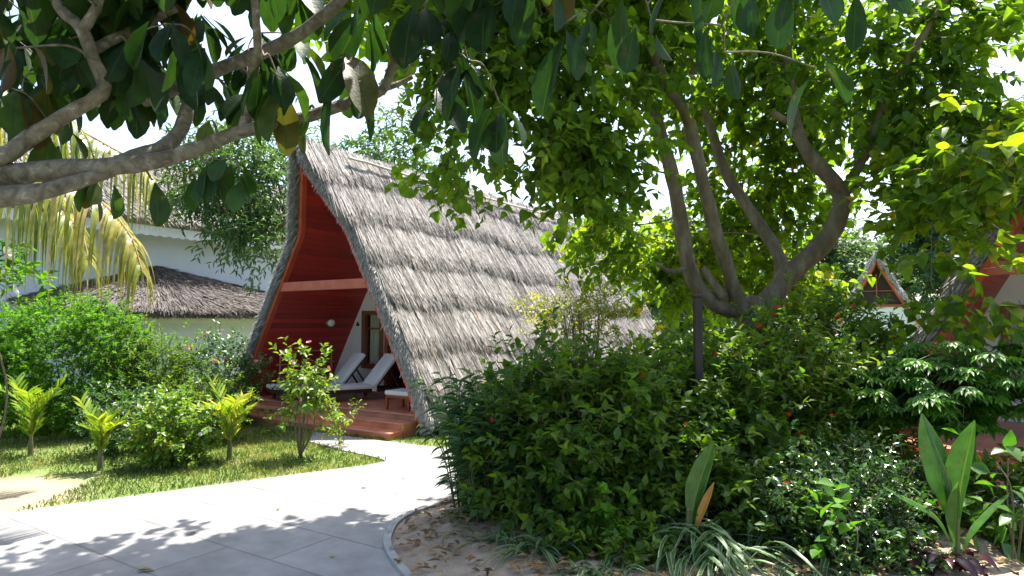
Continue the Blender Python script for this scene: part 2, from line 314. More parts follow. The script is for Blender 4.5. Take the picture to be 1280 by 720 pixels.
def brick_mat(name, c1, c2, cm, bw, bh, mortar, rot, rough, bump=.4, offs=.5, dirt=None):
    m, nt, out = mat(name); L = nt.links.new
    tc = N(nt, 'ShaderNodeTexCoord'); mp = N(nt, 'ShaderNodeMapping'); mp.inputs['Rotation'].default_value = (0, 0, rot); L(tc.outputs['Object'], mp.inputs[0])
    br = N(nt, 'ShaderNodeTexBrick', Scale=1.0, offset=offs); br.inputs['Color1'].default_value = (*c1, 1); br.inputs['Color2'].default_value = (*c2, 1); br.inputs['Mortar'].default_value = (*cm, 1)
    br.inputs['Mortar Size'].default_value = mortar; br.inputs['Mortar Smooth'].default_value = .3; br.inputs['Brick Width'].default_value = bw; br.inputs['Row Height'].default_value = bh; br.inputs['Bias'].default_value = 0
    nzw = N(nt, 'ShaderNodeTexNoise', Scale=7, Detail=4)
    L(mp.outputs[0], br.inputs['Vector']); L(mp.outputs[0], nzw.inputs['Vector'])
    nz = N(nt, 'ShaderNodeTexNoise', Scale=2.2, Detail=9, Roughness=.65); L(mp.outputs[0], nz.inputs['Vector'])
    mr = N(nt, 'ShaderNodeMapRange'); L(nz.outputs['Fac'], mr.inputs[0]); mr.inputs[1].default_value = .3; mr.inputs[2].default_value = .7; mr.inputs[3].default_value = .66; mr.inputs[4].default_value = 1.22
    mm = N(nt, 'ShaderNodeMix', data_type='RGBA', blend_type='MULTIPLY'); mm.inputs[0].default_value = 1; L(br.outputs['Color'], mm.inputs[6]); L(mr.outputs[0], mm.inputs[7])
    p = N(nt, 'ShaderNodeBsdfPrincipled'); p.inputs['Roughness'].default_value = rough
    L(mm.outputs[2], p.inputs['Base Color'])
    n3 = N(nt, 'ShaderNodeTexNoise', Scale=120, Detail=4); L(mp.outputs[0], n3.inputs['Vector'])
    sb = N(nt, 'ShaderNodeMath', operation='MULTIPLY'); sb.inputs[1].default_value = .18; L(n3.outputs['Fac'], sb.inputs[0])
    s2 = N(nt, 'ShaderNodeMath', operation='SUBTRACT'); L(sb.outputs[0], s2.inputs[0]); L(br.outputs['Fac'], s2.inputs[1])
    b = N(nt, 'ShaderNodeBump', Strength=bump, Distance=.01); L(s2.outputs[0], b.inputs['Height']); L(b.outputs[0], p.inputs['Normal'])
    L(p.outputs[0], out.inputs[0]); return m
M['paving'] = brick_mat('pale concrete slabs', (.205,.203,.198), (.25,.248,.24), (.155,.15,.142), 1.0, .6, .011, R(32.8), .85)
M['walk'] = brick_mat('grey walkway slabs', (.30,.31,.31), (.36,.37,.37), (.22,.22,.22), .6, .6, .01, R(32.8), .85)
M['tile'] = brick_mat('terracotta tiles', (.64,.20,.10), (.70,.26,.14), (.42,.20,.13), .3, .3, .008, 0, .35, offs=0)
M['nosing'] = surf('pink terracotta nosing', [(.3,(.50,.20,.14)),(.7,(.60,.28,.20))], 8, .5, .2)
def ground_mat():
    m, nt, out = mat('lawn and soil'); L = nt.links.new
    tc = N(nt, 'ShaderNodeTexCoord')
    n1 = N(nt, 'ShaderNodeTexNoise', Scale=.9, Detail=8, Roughness=.6); L(tc.outputs['Object'], n1.inputs['Vector'])
    n2 = N(nt, 'ShaderNodeTexNoise', Scale=40, Detail=6); L(tc.outputs['Object'], n2.inputs['Vector'])
    g = ramp(nt, n2.outputs['Fac'], [(.3,(.06,.10,.02)),(.55,(.12,.18,.03)),(.75,(.22,.24,.06))])
    s = ramp(nt, n2.outputs['Fac'], [(.3,(.20,.16,.10)),(.7,(.38,.32,.22))])
    r = ramp(nt, n1.outputs['Fac'], [(.56,(0,0,0)),(.72,(1,1,1))])
    mx = N(nt, 'ShaderNodeMix', data_type='RGBA'); L(r.outputs[0], mx.inputs[0]); L(g.outputs[0], mx.inputs[6]); L(s.outputs[0], mx.inputs[7])
    # worn sandy patch beside the path
    sub = N(nt, 'ShaderNodeVectorMath', operation='DISTANCE'); pp = gnd(-30, 622); sub.inputs[1].default_value = tuple(pp); L(tc.outputs['Object'], sub.inputs[0])
    ad = N(nt, 'ShaderNodeMath', operation='ADD'); L(sub.outputs['Value'], ad.inputs[0]); L(n1.outputs['Fac'], ad.inputs[1])
    r2 = ramp(nt, ad.outputs[0], [(.0,(1,1,1)),(.99,(1,1,1)),(1,(0,0,0))]); 
    mr = N(nt, 'ShaderNodeMapRange'); L(ad.outputs[0], mr.inputs[0]); mr.inputs[1].default_value = 1.2; mr.inputs[2].default_value = 1.6; mr.inputs[3].default_value = 1; mr.inputs[4].default_value = 0
    m2 = N(nt, 'ShaderNodeMix', data_type='RGBA'); L(mr.outputs[0], m2.inputs[0]); L(mx.outputs[2], m2.inputs[6]); L(s.outputs[0], m2.inputs[7])
    p = N(nt, 'ShaderNodeBsdfPrincipled'); p.inputs['Roughness'].default_value = .95; L(m2.outputs[2], p.inputs['Base Color'])
    b = N(nt, 'ShaderNodeBump', Strength=.8, Distance=.03); L(n2.outputs['Fac'], b.inputs['Height']); L(b.outputs[0], p.inputs['Normal'])
    L(p.outputs[0], out.inputs[0]); return m
M['ground'] = ground_mat()
def glass_mat():
    m, nt, out = mat('window glass'); p = N(nt, 'ShaderNodeBsdfPrincipled'); p.inputs['Base Color'].default_value = (.9,.95,.93,1)
    p.inputs['Roughness'].default_value = .03; p.inputs['Transmission Weight'].default_value = 1; p.inputs['IOR'].default_value = 1.2
    nt.links.new(p.outputs[0], out.inputs[0]); return m
M['glass'] = glass_mat()

# ------------------------------------------------------------------ ground, paths, bed
def sheet(name, pts, z, m, label=None):
    me = bpy.data.meshes.new(name); me.from_pydata([(p[0], p[1], z) for p in pts], [], [list(range(len(pts)))]); me.materials.append(m)
    o = bpy.data.objects.new(name, me); col.objects.link(o); o['kind'] = 'structure'; return o
a1 = np.array([.840,-.542]); d1 = np.array([.542,.840]); C1 = np.array([-3.28, 11.11]); TH1 = math.atan2(-.542, .840)
L1 = lambda w, D: C1+a1*w+d1*D
sheet('ground', [(-150,-60),(150,-60),(150,220),(-150,220)], 0, M['ground'])
bed_edge = smoothpath([(.6,2.6,0),(-.25,3.7,0),(-.65,4.3,0),(-.92,4.88,0),(-.99,5.3,0),(-.95,5.68,0),(-.72,6.05,0),(-.2,6.55,0),(.6,7.15,0),(2.4,8.4,0),(5.0,10.4,0)], 8)[:, :2]
path_poly = [(-11,1.6),(-7.5,3.75),(-4.27,6.04),(-2.9,7.0),(-1.75,7.78),(-1.55,8.0),(-1.75,8.25),(-2.35,8.75),(-2.95,9.35),tuple(L1(.65,-.70)),tuple(L1(2.0,-.70)),(-1.1,8.95),(-.7,8.75),(.6,9.6),(4.4,12.4)]+[tuple(p) for p in bed_edge[::-1]]+[(1.5,1.0),(-11,-4)]
def wobble_poly(P, amp):
    out = []
    for i in range(len(P)):
        a, b = np.array(P[i]), np.array(P[(i+1) % len(P)]); n = max(1, int(np.linalg.norm(b-a)/.12))
        if np.linalg.norm(b-a) > 6: n = 1
        for k in range(n): out.append(tuple(a+(b-a)*k/n+(rs.normal(size=2)*amp if k else 0)))
    return out
def ear_sheet(name, pts, z, m):
    import bmesh
    bm = bmesh.new(); vs = [bm.verts.new((p[0], p[1], z)) for p in pts]; f = bm.faces.new(vs); bmesh.ops.triangulate(bm, faces=[f])
    bmesh.ops.recalc_face_normals(bm, faces=bm.faces)
    for f in bm.faces:
        if f.normal.z < 0: f.normal_flip()
    me = bpy.data.meshes.new(name); bm.to_mesh(me); bm.free(); me.materials.append(m)
    o = bpy.data.objects.new(name, me); col.objects.link(o); o['kind'] = 'structure'; return o
ear_sheet('path', path_poly, .012, M['paving'])
a2 = np.array([.731,-.682]); d2 = np.array([.682,.731]); C2 = np.array([6.59,7.02]); TH2 = math.atan2(-.682, .731)
L2 = lambda w, D: C2+a2*w+d2*D
ear_sheet('walkway', [tuple(L2(-2.3,-2.05)), tuple(L2(6,-2.05)), tuple(L2(6,-1.3)), tuple(L2(-2.3,-1.3))], .010, M['walk'])
bed_poly = [tuple(p) for p in bed_edge]+[(6.4,11),(6.0,8.4),(4.6,7.2),(3.6,5.2),(3.0,3.0),(2.6,2.0)]
def bed_height(x, y):
    return 0
# sand bed: gently mounded grid clipped to its outline
def inpoly(P, poly):
    x, y = P[:, 0], P[:, 1]; ins = np.zeros(len(P), bool); n = len(poly)
    for i in range(n):
        x0, y0 = poly[i]; x1, y1 = poly[(i+1) % n]
        if y0 == y1: continue
        c = ((y0 > y) != (y1 > y)) & (x < (x1-x0)*(y-y0)/(y1-y0)+x0); ins ^= c
    return ins
import bmesh
bm = bmesh.new(); f = bm.faces.new([bm.verts.new((p[0], p[1], 0)) for p in bed_poly]); 
r_ = bmesh.ops.triangulate(bm, faces=[f]); 
for _ in range(4):
    es = [e for e in bm.edges if e.calc_length() > .22]
    bmesh.ops.subdivide_edges(bm, edges=es, cuts=1)
    bmesh.ops.triangulate(bm, faces=[f for f in bm.faces if len(f.verts) > 3])
from mathutils import noise
be = np.array(bed_edge)
for v in bm.verts:
    dist = np.sqrt(((be-np.array(v.co[:2]))**2).sum(1)).min()
    v.co.z = .006+min(.10, dist*.12)+.035*min(1, dist*3)*(noise.noise(v.co*2.3)+.5*noise.noise(v.co*7))
bmesh.ops.recalc_face_normals(bm, faces=bm.faces)
for f in bm.faces:
    f.smooth = True
    if f.normal.z < 0: f.normal_flip()
me = bpy.data.meshes.new('planting_bed'); bm.to_mesh(me); bm.free(); me.materials.append(M['sand'])
o = bpy.data.objects.new('planting_bed', me); col.objects.link(o); o['kind'] = 'structure'
kb = Bag(); E3 = bed_edge
tg = nrm(np.gradient(E3, axis=0)); nn = np.c_[-tg[:, 1], tg[:, 0]]
for i in range(len(E3)-1):
    p0, p1 = E3[i]-nn[i]*.03, E3[i+1]-nn[i+1]*.03; q0, q1 = E3[i]+nn[i]*.03, E3[i+1]+nn[i+1]*.03
    kb.add([(*p0,0),(*p1,0),(*q1,0),(*q0,0),(*p0,.035),(*p1,.035),(*q1,.035),(*q0,.035)], QF)
kb.build('kerb', M['kerb'])['kind'] = 'structure'

# ------------------------------------------------------------------ the huts
ZP = np.array([.12,.3,.7,1.0,1.6,2.2,2.8,3.4,4.0,4.45]); WP = np.array([2.36,2.22,2.07,1.91,1.58,1.24,.90,.56,.24,.0])
def wz(z): return np.interp(z, ZP, WP)
def zw(w): return np.interp(-np.abs(w), -WP, ZP)
def fz(z): return -np.clip(z-3.3, 0, None)*.42
TK = .19
# outer profile from ridge to eaves
inn = np.c_[WP[::-1], ZP[::-1]]
tn = nrm(np.gradient(inn, axis=0)); no = np.c_[-tn[:, 1], tn[:, 0]]; no = np.where(no[:, :1] < 0, -no, no)
outp = inn+no*TK; outp[0] = (0.0, 4.45+TK/ .5)
Sarc = np.r_[0, np.cumsum(np.linalg.norm(np.diff(outp, axis=0), axis=1))]; SL = Sarc[-1]
def osurf(s): return np.interp(s, Sarc, outp[:, 0]), np.interp(s, Sarc, outp[:, 1])
def course(s, y): 
    wav = .06*np.sin(y*.9+1+s*.8)+.04*np.sin(y*2.3+s*2)+.03*np.sin(y*5.3+s)+.02*np.sin(y*13+s); return ((s-wav-.50)/.86) % 1.0
def straw_side(b, side, LEN, n, wmul=1.0, yfront=True):
    s = SL*rs.rand(n)**.95; y01 = rs.rand(n)
    c = course(s, y01*LEN)
    ln = .35+.55*rs.rand(n); 
    end = np.clip(c+ln/.86, 0, 1.04+.36*rs.rand(n)**2.5); ln = np.maximum((end-c)*.86, .08)
    x, z = osurf(s); x2, z2 = osurf(np.minimum(s+ln, SL+.0)); 
    over = np.clip(s+ln-SL, 0, .22)
    y = fz(z)+(LEN-fz(z))*y01
    skew = rs.normal(size=n)*.09+.04*np.sin(y*.8+s*3)
    tw, tz = x2-x, z2-z; nl = np.sqrt(tw**2+tz**2)+1e-6
    tw = np.where(nl < .05, .3, tw/nl); tz = np.where(nl < .05, -.95, tz/nl)
    lump = .5+.22*np.sin(y*2.2+s*1.7)*np.sin(s*3.1+y*.7)
    cid = np.floor((s-.5)/.86).astype(int)+3; bun = rs.rand(12, 400)[np.clip(cid, 0, 11), np.clip(((y+.8)/.075+cid*.37).astype(int), 0, 399)]
    bun2 = rs.rand(12, 4000)[np.clip(cid, 0, 11), np.clip(((y+.8)/.018+cid*.37).astype(int), 0, 3999)]
    tint = np.clip(lump*.22+bun*.34+bun2*.42+rs.rand(n)*.50-.26-.45*(c > .88), 0, 1)
    bl = (bun-.5)*.045
    P0 = np.c_[side*(x+(-tz)*(.06*c)), y, z+(tw)*(.06*c)]
    c2 = end
    off = .058*np.minimum(c2, 1.15)+.008+np.maximum(bl, 0)+rs.rand(n)**2*.035
    P1 = np.c_[side*(x+tw*ln-tz*off), y+skew*ln, z+tz*ln+tw*off]
    D = P1-P0; L = np.linalg.norm(D, axis=1); Nn = np.c_[side*(-tz), rs.normal(size=n)*.25, tw]
    P0 += np.c_[side*(-tz), 0*tz, tw]*(rs.rand(n)*.02)[:, None]
    leaves(b, P0, D, Nn, L, (.005+.013*rs.rand(n)**1.5)*wmul, 'straw', tint)
def hut(loc, th, LEN, label, group, nstraw=60000, variant='porch', D0=0.0, nhid=9000, wallD=2.1, wmul=1.0):
    root = empty('thatched_hut', (loc[0], loc[1], 0), th, label, 'hut', group)
    # thatch body
    b = Bag(); ns, ny = 56, 80
    for side in (-1, 1):
        s = np.linspace(0, SL, ns); y01 = np.linspace(0, 1, ny); S_, Y_ = np.meshgrid(s, y01, indexing='ij')
        x, z = osurf(S_); y = fz(z)+(LEN-fz(z))*Y_; c = course(S_, Y_*LEN)
        ds = .01; xa, za = osurf(np.maximum(S_-ds, 0)); xb, zb = osurf(np.minimum(S_+ds, SL)); t = nrm(np.stack([xb-xa, zb-za], -1))
        off = np.where(S_ > .02, .055*c, 0)+(rs.rand(ns, ny)-.5)*.02*(S_ > .02)
        V = np.stack([side*(x-t[..., 1]*off), y+(rs.rand(ns, ny)-.5)*.03*(Y_ < .01), z+t[..., 0]*off], -1)
        zi = np.interp(S_, Sarc, inn[:, 1]); xi = np.interp(S_, Sarc, inn[:, 0]); zi = np.where(S_ == 0, 4.45, zi)
        yi = fz(zi)+(LEN-fz(zi))*Y_; Vi = np.stack([side*xi, yi, zi], -1)
        i = np.arange(ns-1)[:, None]; j = np.arange(ny-1)[None]
        q = np.stack([i*ny+j, i*ny+j+1, (i+1)*ny+j+1, (i+1)*ny+j], -1).reshape(-1, 4)
        b.add(V.reshape(-1, 3), q if side < 0 else q[:, ::-1]); 
        b.add(Vi.reshape(-1, 3), q[:, ::-1] if side < 0 else q)
        # closing faces front, back and eaves
        n0 = ns*ny; VV = np.concatenate([V.reshape(-1, 3), Vi.reshape(-1, 3)])
        k = np.arange(ns-1); f1 = np.stack([k*ny, (k+1)*ny, (k+1)*ny+n0, k*ny+n0], -1); f2 = f1+ny-1
        m_ = np.arange(ny-1)+(ns-1)*ny; f3 = np.stack([m_, m_+1, m_+1+n0, m_+n0], -1)
        b.add(VV, [f1, f2[:, ::-1], f3])
    thatch = b.build('roof', M['thatchbase'], root)
    sb = Bag()
    vis = [(1, nstraw), (-1, nhid)] if variant == 'porch' else [(1, nstraw//2), (-1, nstraw//2)]
    for side, n in vis: straw_side(sb, side, LEN, n, wmul)
    # cut edge of the thatch on the front verge
    for side in (-1, 1):
        n = int(nstraw*.14); s = SL*rs.rand(n); x, z = osurf(s); xi = np.interp(s, Sarc, inn[:, 0]); zi = np.interp(s, Sarc, inn[:, 1])
        u = rs.rand(n)**.7; px = xi+(x-xi)*u*1.15; pz = zi+(z-zi)*u*1.15; x2, z2 = osurf(np.minimum(s+.1, SL))
        py = fz(pz)-.01-rs.rand(n)*.05+.03*u
        D = np.c_[side*(x2-x), -.02-rs.rand(n)*.05, (z2-z)]; D = np.where(s[:, None] > SL-.1, np.array([side*.1, -.2, -.4]), D)
        D = nrm(D)+rs.normal(size=(n, 3))*.16
        leaves(sb, np.c_[side*px, py, pz], D, np.c_[side*rs.rand(n), -np.ones(n), rs.rand(n)-.5], .06+.12*rs.rand(n), (.006+.010*rs.rand(n))*wmul, 'straw', np.clip(.5+rs.rand(n)*.45, 0, 1))
        # eaves fringe
        n = int(nstraw*.06); y = rs.rand(n)*LEN; x, z = osurf(np.full(n, SL)); u = rs.rand(n)
        leaves(sb, np.c_[side*(x-.12*u+.03), y, z+.05+.1*(1-u)], np.c_[side*(.25+.2*rs.rand(n)), rs.normal(size=n)*.2, -np.ones(n)], np.c_[side*np.ones(n), rs.normal(size=n)*.5, np.zeros(n)], .12+.10*rs.rand(n), (.006+.01*rs.rand(n))*wmul, 'straw', np.clip(rs.rand(n), 0, 1))
    # ragged ridge
    n = int(nstraw*.06); y = fz(4.8)+rs.rand(n)*(LEN+.6); sd = np.where(rs.rand(n) < .5, -1, 1)
    tuft = .5+.5*np.sin(y*9+np.sin(y*23)*1.2)
    D = np.c_[sd*(.25-rs.rand(n)*.7), rs.normal(size=n)*.35, .55*np.ones(n)*rs.rand(n)+.15]
    leaves(sb, np.c_[sd*.05*rs.rand(n), y, 4.72+.05*rs.rand(n)], D, np.c_[sd*np.ones(n), rs.normal(size=n), np.ones(n)*.3], (.05+.12*rs.rand(n)*tuft), (.006+.01*rs.rand(n))*wmul, 'straw', np.clip(.3+rs.rand(n)*.7, 0, 1))
    n = int(nstraw*.05); y = fz(4.8)+rs.rand(n)*(LEN+.6); sd = np.where(rs.rand(n) < .5, -1, 1)
    leaves(sb, np.c_[sd*.02*rs.rand(n), y, 4.80+.04*rs.rand(n)], np.c_[sd*.45, rs.normal(size=n)*.15, -.9*np.ones(n)], np.c_[sd*np.ones(n), rs.normal(size=n)*.4, np.ones(n)*.5], .22+.2*rs.rand(n), (.006+.012*rs.rand(n))*wmul, 'straw', np.clip(.2+rs.rand(n)*.7, 0, 1))
    sb.build('thatch', M['straw'], thatch)
    # ridge poles
    for side in (1, -1):
        b = Bag(); x, z = osurf(np.array(.36)); ys = np.linspace(.25, LEN-.5, 26)
        P = np.c_[np.full(26, side*(x+.13)), ys, z+.105+.018*np.sin(ys*1.3)+.012*np.sin(ys*3.1)]
        tube(b, P, [.028, .026], 6, .05); b.build('ridge_pole', M['pole'], thatch)
    # lining inside, both slopes
    zz = ZP[::-1].copy(); 
    for side in (-1, 1):
        b = Bag(); w = wz(zz)-.035; w = np.maximum(w, .0); y0 = fz(zz)+.05; z_ = zz-.02*(zz > 4.2)
        yend = np.full(len(zz), LEN-.1)
        Vf = np.c_[side*w, y0, z_]; Vb = np.c_[side*w, yend, z_]; Vf2 = Vf-[side*.02, 0, 0]; Vb2 = Vb-[side*.02, 0, 0]
        n = len(zz); k = np.arange(n-1); VV = np.concatenate([Vf, Vb, Vf2, Vb2])
        b.add(VV, [np.stack([k, k+1, k+1+n, k+n], -1), np.stack([k+2*n, k+3*n, k+1+3*n, k+1+2*n], -1), np.stack([k, k+2*n, k+1+2*n, k+1], -1)])
        b.build('ceiling_boards', M['lining'], root)
    # barge boards
    for side in (-1, 1):
        b = Bag(); zz2 = np.linspace(.14, 4.40, 30)
        for dz0, dz1, dw, dy0, dy1 in ((0, 0, .085, -.07, -.035),):
            w0 = wz(zz2); y0 = fz(zz2)
            A = np.c_[side*(w0+.012), y0-.06, zz2+.0]; B_ = np.c_[side*np.maximum(w0-.075, 0.004), y0-.06, zz2-.0]
            A2 = A+[0, .10, 0]; B2 = B_+[0, .10, 0]; n = len(zz2); VV = np.concatenate([A, B_, B2, A2]); k = np.arange(n-1)
            fs = [np.stack([k+o1*n, k+1+o1*n, k+1+o2*n, k+o2*n], -1) for o1, o2 in ((0,1),(1,2),(2,3),(3,0))]
            b.add(VV, fs+[np.array([[0, n, 2*n, 3*n]]), np.array([[n-1, 2*n-1, 3*n-1, 4*n-1]])[:, ::-1]])
        b.build('barge_board', M['barge'], root)
    if variant == 'porch':
        b = Bag(); w = wz(2.29)-.03; box(b, -w, w, -.045, .04, 2.29, 2.455); b.build('tie_beam', M['beam'], root, bevel=.008)
    # gable wall with window and door openings
    wD = wallD if variant == 'porch' else .12
    b = Bag(); t = .12
    ops = [(-1.17, -.62, .81, 1.95), (-.48, .42, .30, 2.10)] if variant == 'porch' else []
    zlow = .3 if variant == 'porch' else 0
    xs = sorted(set([-2.15, 2.15]+list(np.round(np.arange(-2.1, 2.11, .1), 3))+[v for o_ in ops for v in o_[:2]]))
    topcap = 4.3 if variant == 'porch' else 2.45
    for x0, x1 in zip(xs[:-1], xs[1:]):
        xm = (x0+x1)/2; top0, top1 = min(topcap, zw(abs(x0)+.03)), min(topcap, zw(abs(x1)+.03)); segs = []; z0 = zlow
        for o_ in ops:
            if o_[0]-1e-6 <= xm <= o_[1]+1e-6:
                if o_[2] > z0+.01: segs.append((z0, o_[2], o_[2]))
                z0 = o_[3]
        segs.append((z0, top0, top1))
        for zb, zt0, zt1 in segs:
            if zt0 <= zb or zt1 <= zb: continue
            b.add([(x0,wD,zb),(x1,wD,zb),(x1,wD+t,zb),(x0,wD+t,zb),(x0,wD,zt0),(x1,wD,zt1),(x1,wD+t,zt1),(x0,wD+t,zt0)], QF[[0,1,2,4]])
    wall = b.build('wall', M['white'], root)
    if variant == 'porch':
        b = Bag(); x0, x1, z0, z1 = ops[0]
        for A in ((x0-.03, x0+.07, z0-.03, z1+.03), (x1-.07, x1+.03, z0-.03, z1+.03)): box(b, A[0], A[1], wD-.04, wD+.08, A[2], A[3])
        box(b, x0+.07, x1-.07, wD-.036, wD+.076, z1-.06, z1+.026); box(b, x0+.07, x1-.07, wD-.05, wD+.076, z0-.03, z0+.06); box(b, x0+.07, x1-.07, wD-.01, wD+.05, z1-.36, z1-.325)
        win = b.build('window', M['winframe'], wall, bevel=.005)
        b = Bag(); box(b, x0+.06, x1-.06, wD+.04, wD+.048, z0+.05, z1-.05); b.build('pane', M['glass'], wall)
        b = Bag(); n = 40; u = np.linspace(x0+.03, x1-.03, n); pinch = lambda z: 1-.0*z
        rows = np.linspace(z0+.02, z1-.02, 8); V = []
        for z in rows: V.append(np.c_[u, wD+.14+.022*np.sin((u-x0)*60+.5*math.sin(z*3)), np.full(n, z)])
        V = np.concatenate(V); i = np.arange(7)[:, None]; j = np.arange(n-1)[None]
        b.add(V, np.stack([i*n+j, i*n+j+1, (i+1)*n+j+1, (i+1)*n+j], -1).reshape(-1, 4)); b.build('curtain', M['curtain'], wall, smooth=True)
        x0, x1, z0, z1 = ops[1]; b = Bag()
        box(b, x0-.06, x0+.04, wD-.04, wD+.13, z0, z1+.06); box(b, x1-.04, x1+.06, wD-.04, wD+.13, z0, z1+.06); box(b, x0+.04, x1-.04, wD-.036, wD+.126, z1-.03, z1+.056)
        b.build('door_frame', M['winframe'], wall, bevel=.005)
        b = Bag(); th_ = R(72); c_, s_ = math.cos(th_), math.sin(th_)
        Mx = Matrix.Translation((x1-.05, wD+.12, z0)) @ Matrix.Rotation(math.pi-th_, 4, 'Z')
        for A in ((0,.1,0,1.72),(.72,.82,0,1.72),(.1,.72,0,.12),(.1,.72,1.6,1.72),(.1,.72,.75,.87)): box(b, A[0], A[1], 0, .04, A[2], A[3], Mx)
        box(b, .1, .72, .012, .028, .12, .75, Mx); box(b, .1, .72, .012, .028, .87, 1.6, Mx)
        b.build('door', M['winframe'], wall)
        # room behind
        b = Bag(); 
        for x in (-1.7,): box(b, -1.6, 1.6, LEN-.6, LEN-.5, .3, 3.0)
        b.build('back_wall', M['white'], root)
        b = Bag(); box(b, -2.14, 2.14, D0+.002, LEN-.15, 0, .3); b.build('deck', M['tile'], root)
        for k in (1, 2):
            b = Bag(); box(b, -2.16, 2.16, D0-.29*k, D0-.29*(k-1)-.002, 0, .3-.1*k); b.build('step', M['tile'], root)
        for k in (0, 1, 2):
            b = Bag(); box(b, -2.17, 2.17, D0-.29*k-.018, D0-.29*k+.05, .3-.1*k-.018, .3-.1*k+.006); b.build('step_nosing', M['nosing'], root, bevel=.004)
        # wall number plate and porch lamp
        b = Bag(); b.add([(-1.39,wD-.012,1.66),(-1.29,wD-.012,1.66),(-1.29,wD,1.66),(-1.39,wD,1.66),(-1.355,wD-.012,1.74),(-1.325,wD-.012,1.74),(-1.325,wD,1.74),(-1.355,wD,1.74)], QF)
        b.build('key_plaque', M['black'], wall)
        zl = 1.72; wl = -(wz(zl)-.06); b = Bag()
        tube(b, [(wl-.0, 1.38, zl), (wl+.05, 1.38, zl)], [.055, .05], 16); lb = b.build('wall_lamp', M['metal'], root)
        b = Bag(); th = np.linspace(0, np.pi, 9)
        tube(b, [(wl+.10-.075*math.cos(q), 1.38, zl-.0) for q in th], [max(.006, .078*math.sin(q)) for q in th], 18); b.build('lamp_globe', M['lampglass'], lb, smooth=True)
    else:
        b = Bag(); z0 = 2.50; w = wz(z0)-.09; zt = 4.25
        b.add([(-w,.14,z0),(w,.14,z0),(0,.14,zt),(-w,.16,z0),(w,.16,z0),(0,.16,zt)], [np.array([[0,1,2],[3,5,4]]), np.array([[0,3,4,1],[1,4,5,2],[2,5,3,0]])])
        gl = b.build('window', M['dark'], root)
        b = Bag(); box(b, -w, w, .06, .13, z0-.06, z0+.05); beam(b, (-.02,.11,z0+.05), (-.02,.11,3.9), .05, .05, (1,0,0)); beam(b, (-w*.62,.11,3.15), (w*.62,.11,3.15), .04, .04)
        for sg in (-1, 1): beam(b, (sg*w,.11,z0), (sg*.02,.11,zt), .05, .08, (0,1,0))
        b.build('window_frame', M['redwood'], gl)
    return root
h1 = hut(C1, TH1, 11.3, 'thatched A-frame hut with red boarded open porch, sun loungers on its deck', 'thatched A-frame huts', 190000)
h2 = hut(C2, TH2, 8.0, 'thatched hut at the right edge, half hidden by leaves, with a terracotta stair', 'thatched A-frame huts', 9000, D0=-.95, nhid=12000)
P3 = at(1097, 383, 28)
h3 = hut((P3[0], P3[1]), R(-29), 8, 'distant thatched hut with triangular gable window above the flowering shrub', 'thatched A-frame huts', 7000, 'rear', wmul=2.5)

# ------------------------------------------------------------------ porch furniture
def w1(w, D, z=0): p = L1(w, D); return (p[0], p[1], z)
def lounger():
    root = empty('sun_lounger')
    # local: hinge at origin, foot toward -x, back toward +x, width y 0..0.6, seat top z=.28
    b = Bag(); SLn = 1.25; bl = .74; ba = R(50)
    for y in (.02, .56): box(b, -SLn, .60, y, y+.04, .14, .20)
    for x in (-SLn, -.4, .56): box(b, x, x+.05, .06, .56, .15, .19)
    for k in range(14): box(b, -SLn+.06+k*.088, -SLn+.12+k*.088, .06, .56, .19, .205)
    b.build('frame', M['loungewood'], root, bevel=.004)
    for x in (-SLn+.12, .45):
        for y in (.015, .565):
            b = Bag(); box(b, x, x+.055, y-.006, y+.046, 0, .195); b.build('leg', M['loungewood'], root, bevel=.004)
    c, s = math.cos(ba), math.sin(ba)
    My = Matrix(((c,0,-s,0),(0,1,0,0),(s,0,c,.20),(0,0,0,1)))
    b = Bag()
    for y in (.02, .56): box(b, 0, bl+.02, y, y+.04, -.03, .01, My)
    box(b, bl-.03, bl+.02, .06, .56, -.028, .008, My); box(b, 0.02, .06, .06, .56, -.028, .008, My)
    for y in (.05, .55): beam(b, (bl*.6*c, y, .2+bl*.6*s), (.52, y, .17), .03, .03, (0,1,0))
    b.build('back_frame', M['loungewood'], root)
    b = Bag(); Vs = []
    path = [(-SLn+.0, .205), (-SLn*.5, .208), (-.04, .208), (.02, .225), (bl*c*.5, .212+bl*s*.5), (bl*c, .212+bl*s)]
    path = smoothpath([(p[0], 0, p[1]) for p in path], 6); n = len(path); T = nrm(np.gradient(path, axis=0)); NN = np.c_[-T[:, 2], T[:, 1], T[:, 0]]
    prof = [(.0,.012),(.012,.0),(.588,.0),(.60,.012),(.60,.05),(.585,.065),(.45,.07),(.15,.07),(.015,.065),(.0,.05)]
    V = np.array([[p+NN[i]*q[1]+[0, q[0], 0] for q in prof] for i, p in enumerate(path)]); m_ = len(prof)
    i = np.arange(n-1)[:, None]; j = np.arange(m_)[None]; jn = (j+1) % m_
    b.add(V.reshape(-1, 3), [np.stack([i*m_+j, i*m_+jn, (i+1)*m_+jn, (i+1)*m_+j], -1).reshape(-1, 4), np.arange(m_)[::-1][None], (np.arange(m_)+(n-1)*m_)[None]])
    b.build('cushion', M['cushion'], root, smooth=False, bevel=.006)
    return root
lg = lounger(); p = L1(.22, 1.05); lg.location = (p[0], p[1], .306); lg.rotation_euler = (0, 0, R(33))
tag(lg, 'cushioned sun lounger on the red porch, the one in front of the window', 'sun lounger', 'sun loungers on the porch')
lg2 = copy_tree(lg); p = L1(-.48, .85); lg2.location = (p[0]-.02, p[1]+.2, .306); tag(lg2, 'sun lounger behind the sapling, nearer the dark red boards', 'sun lounger', 'sun loungers on the porch')
fs = empty('footstool', (*L1(1.30, .20), .306), TH1, 'low footstool with white cushion beside the porch edge and thatch', 'footstool')
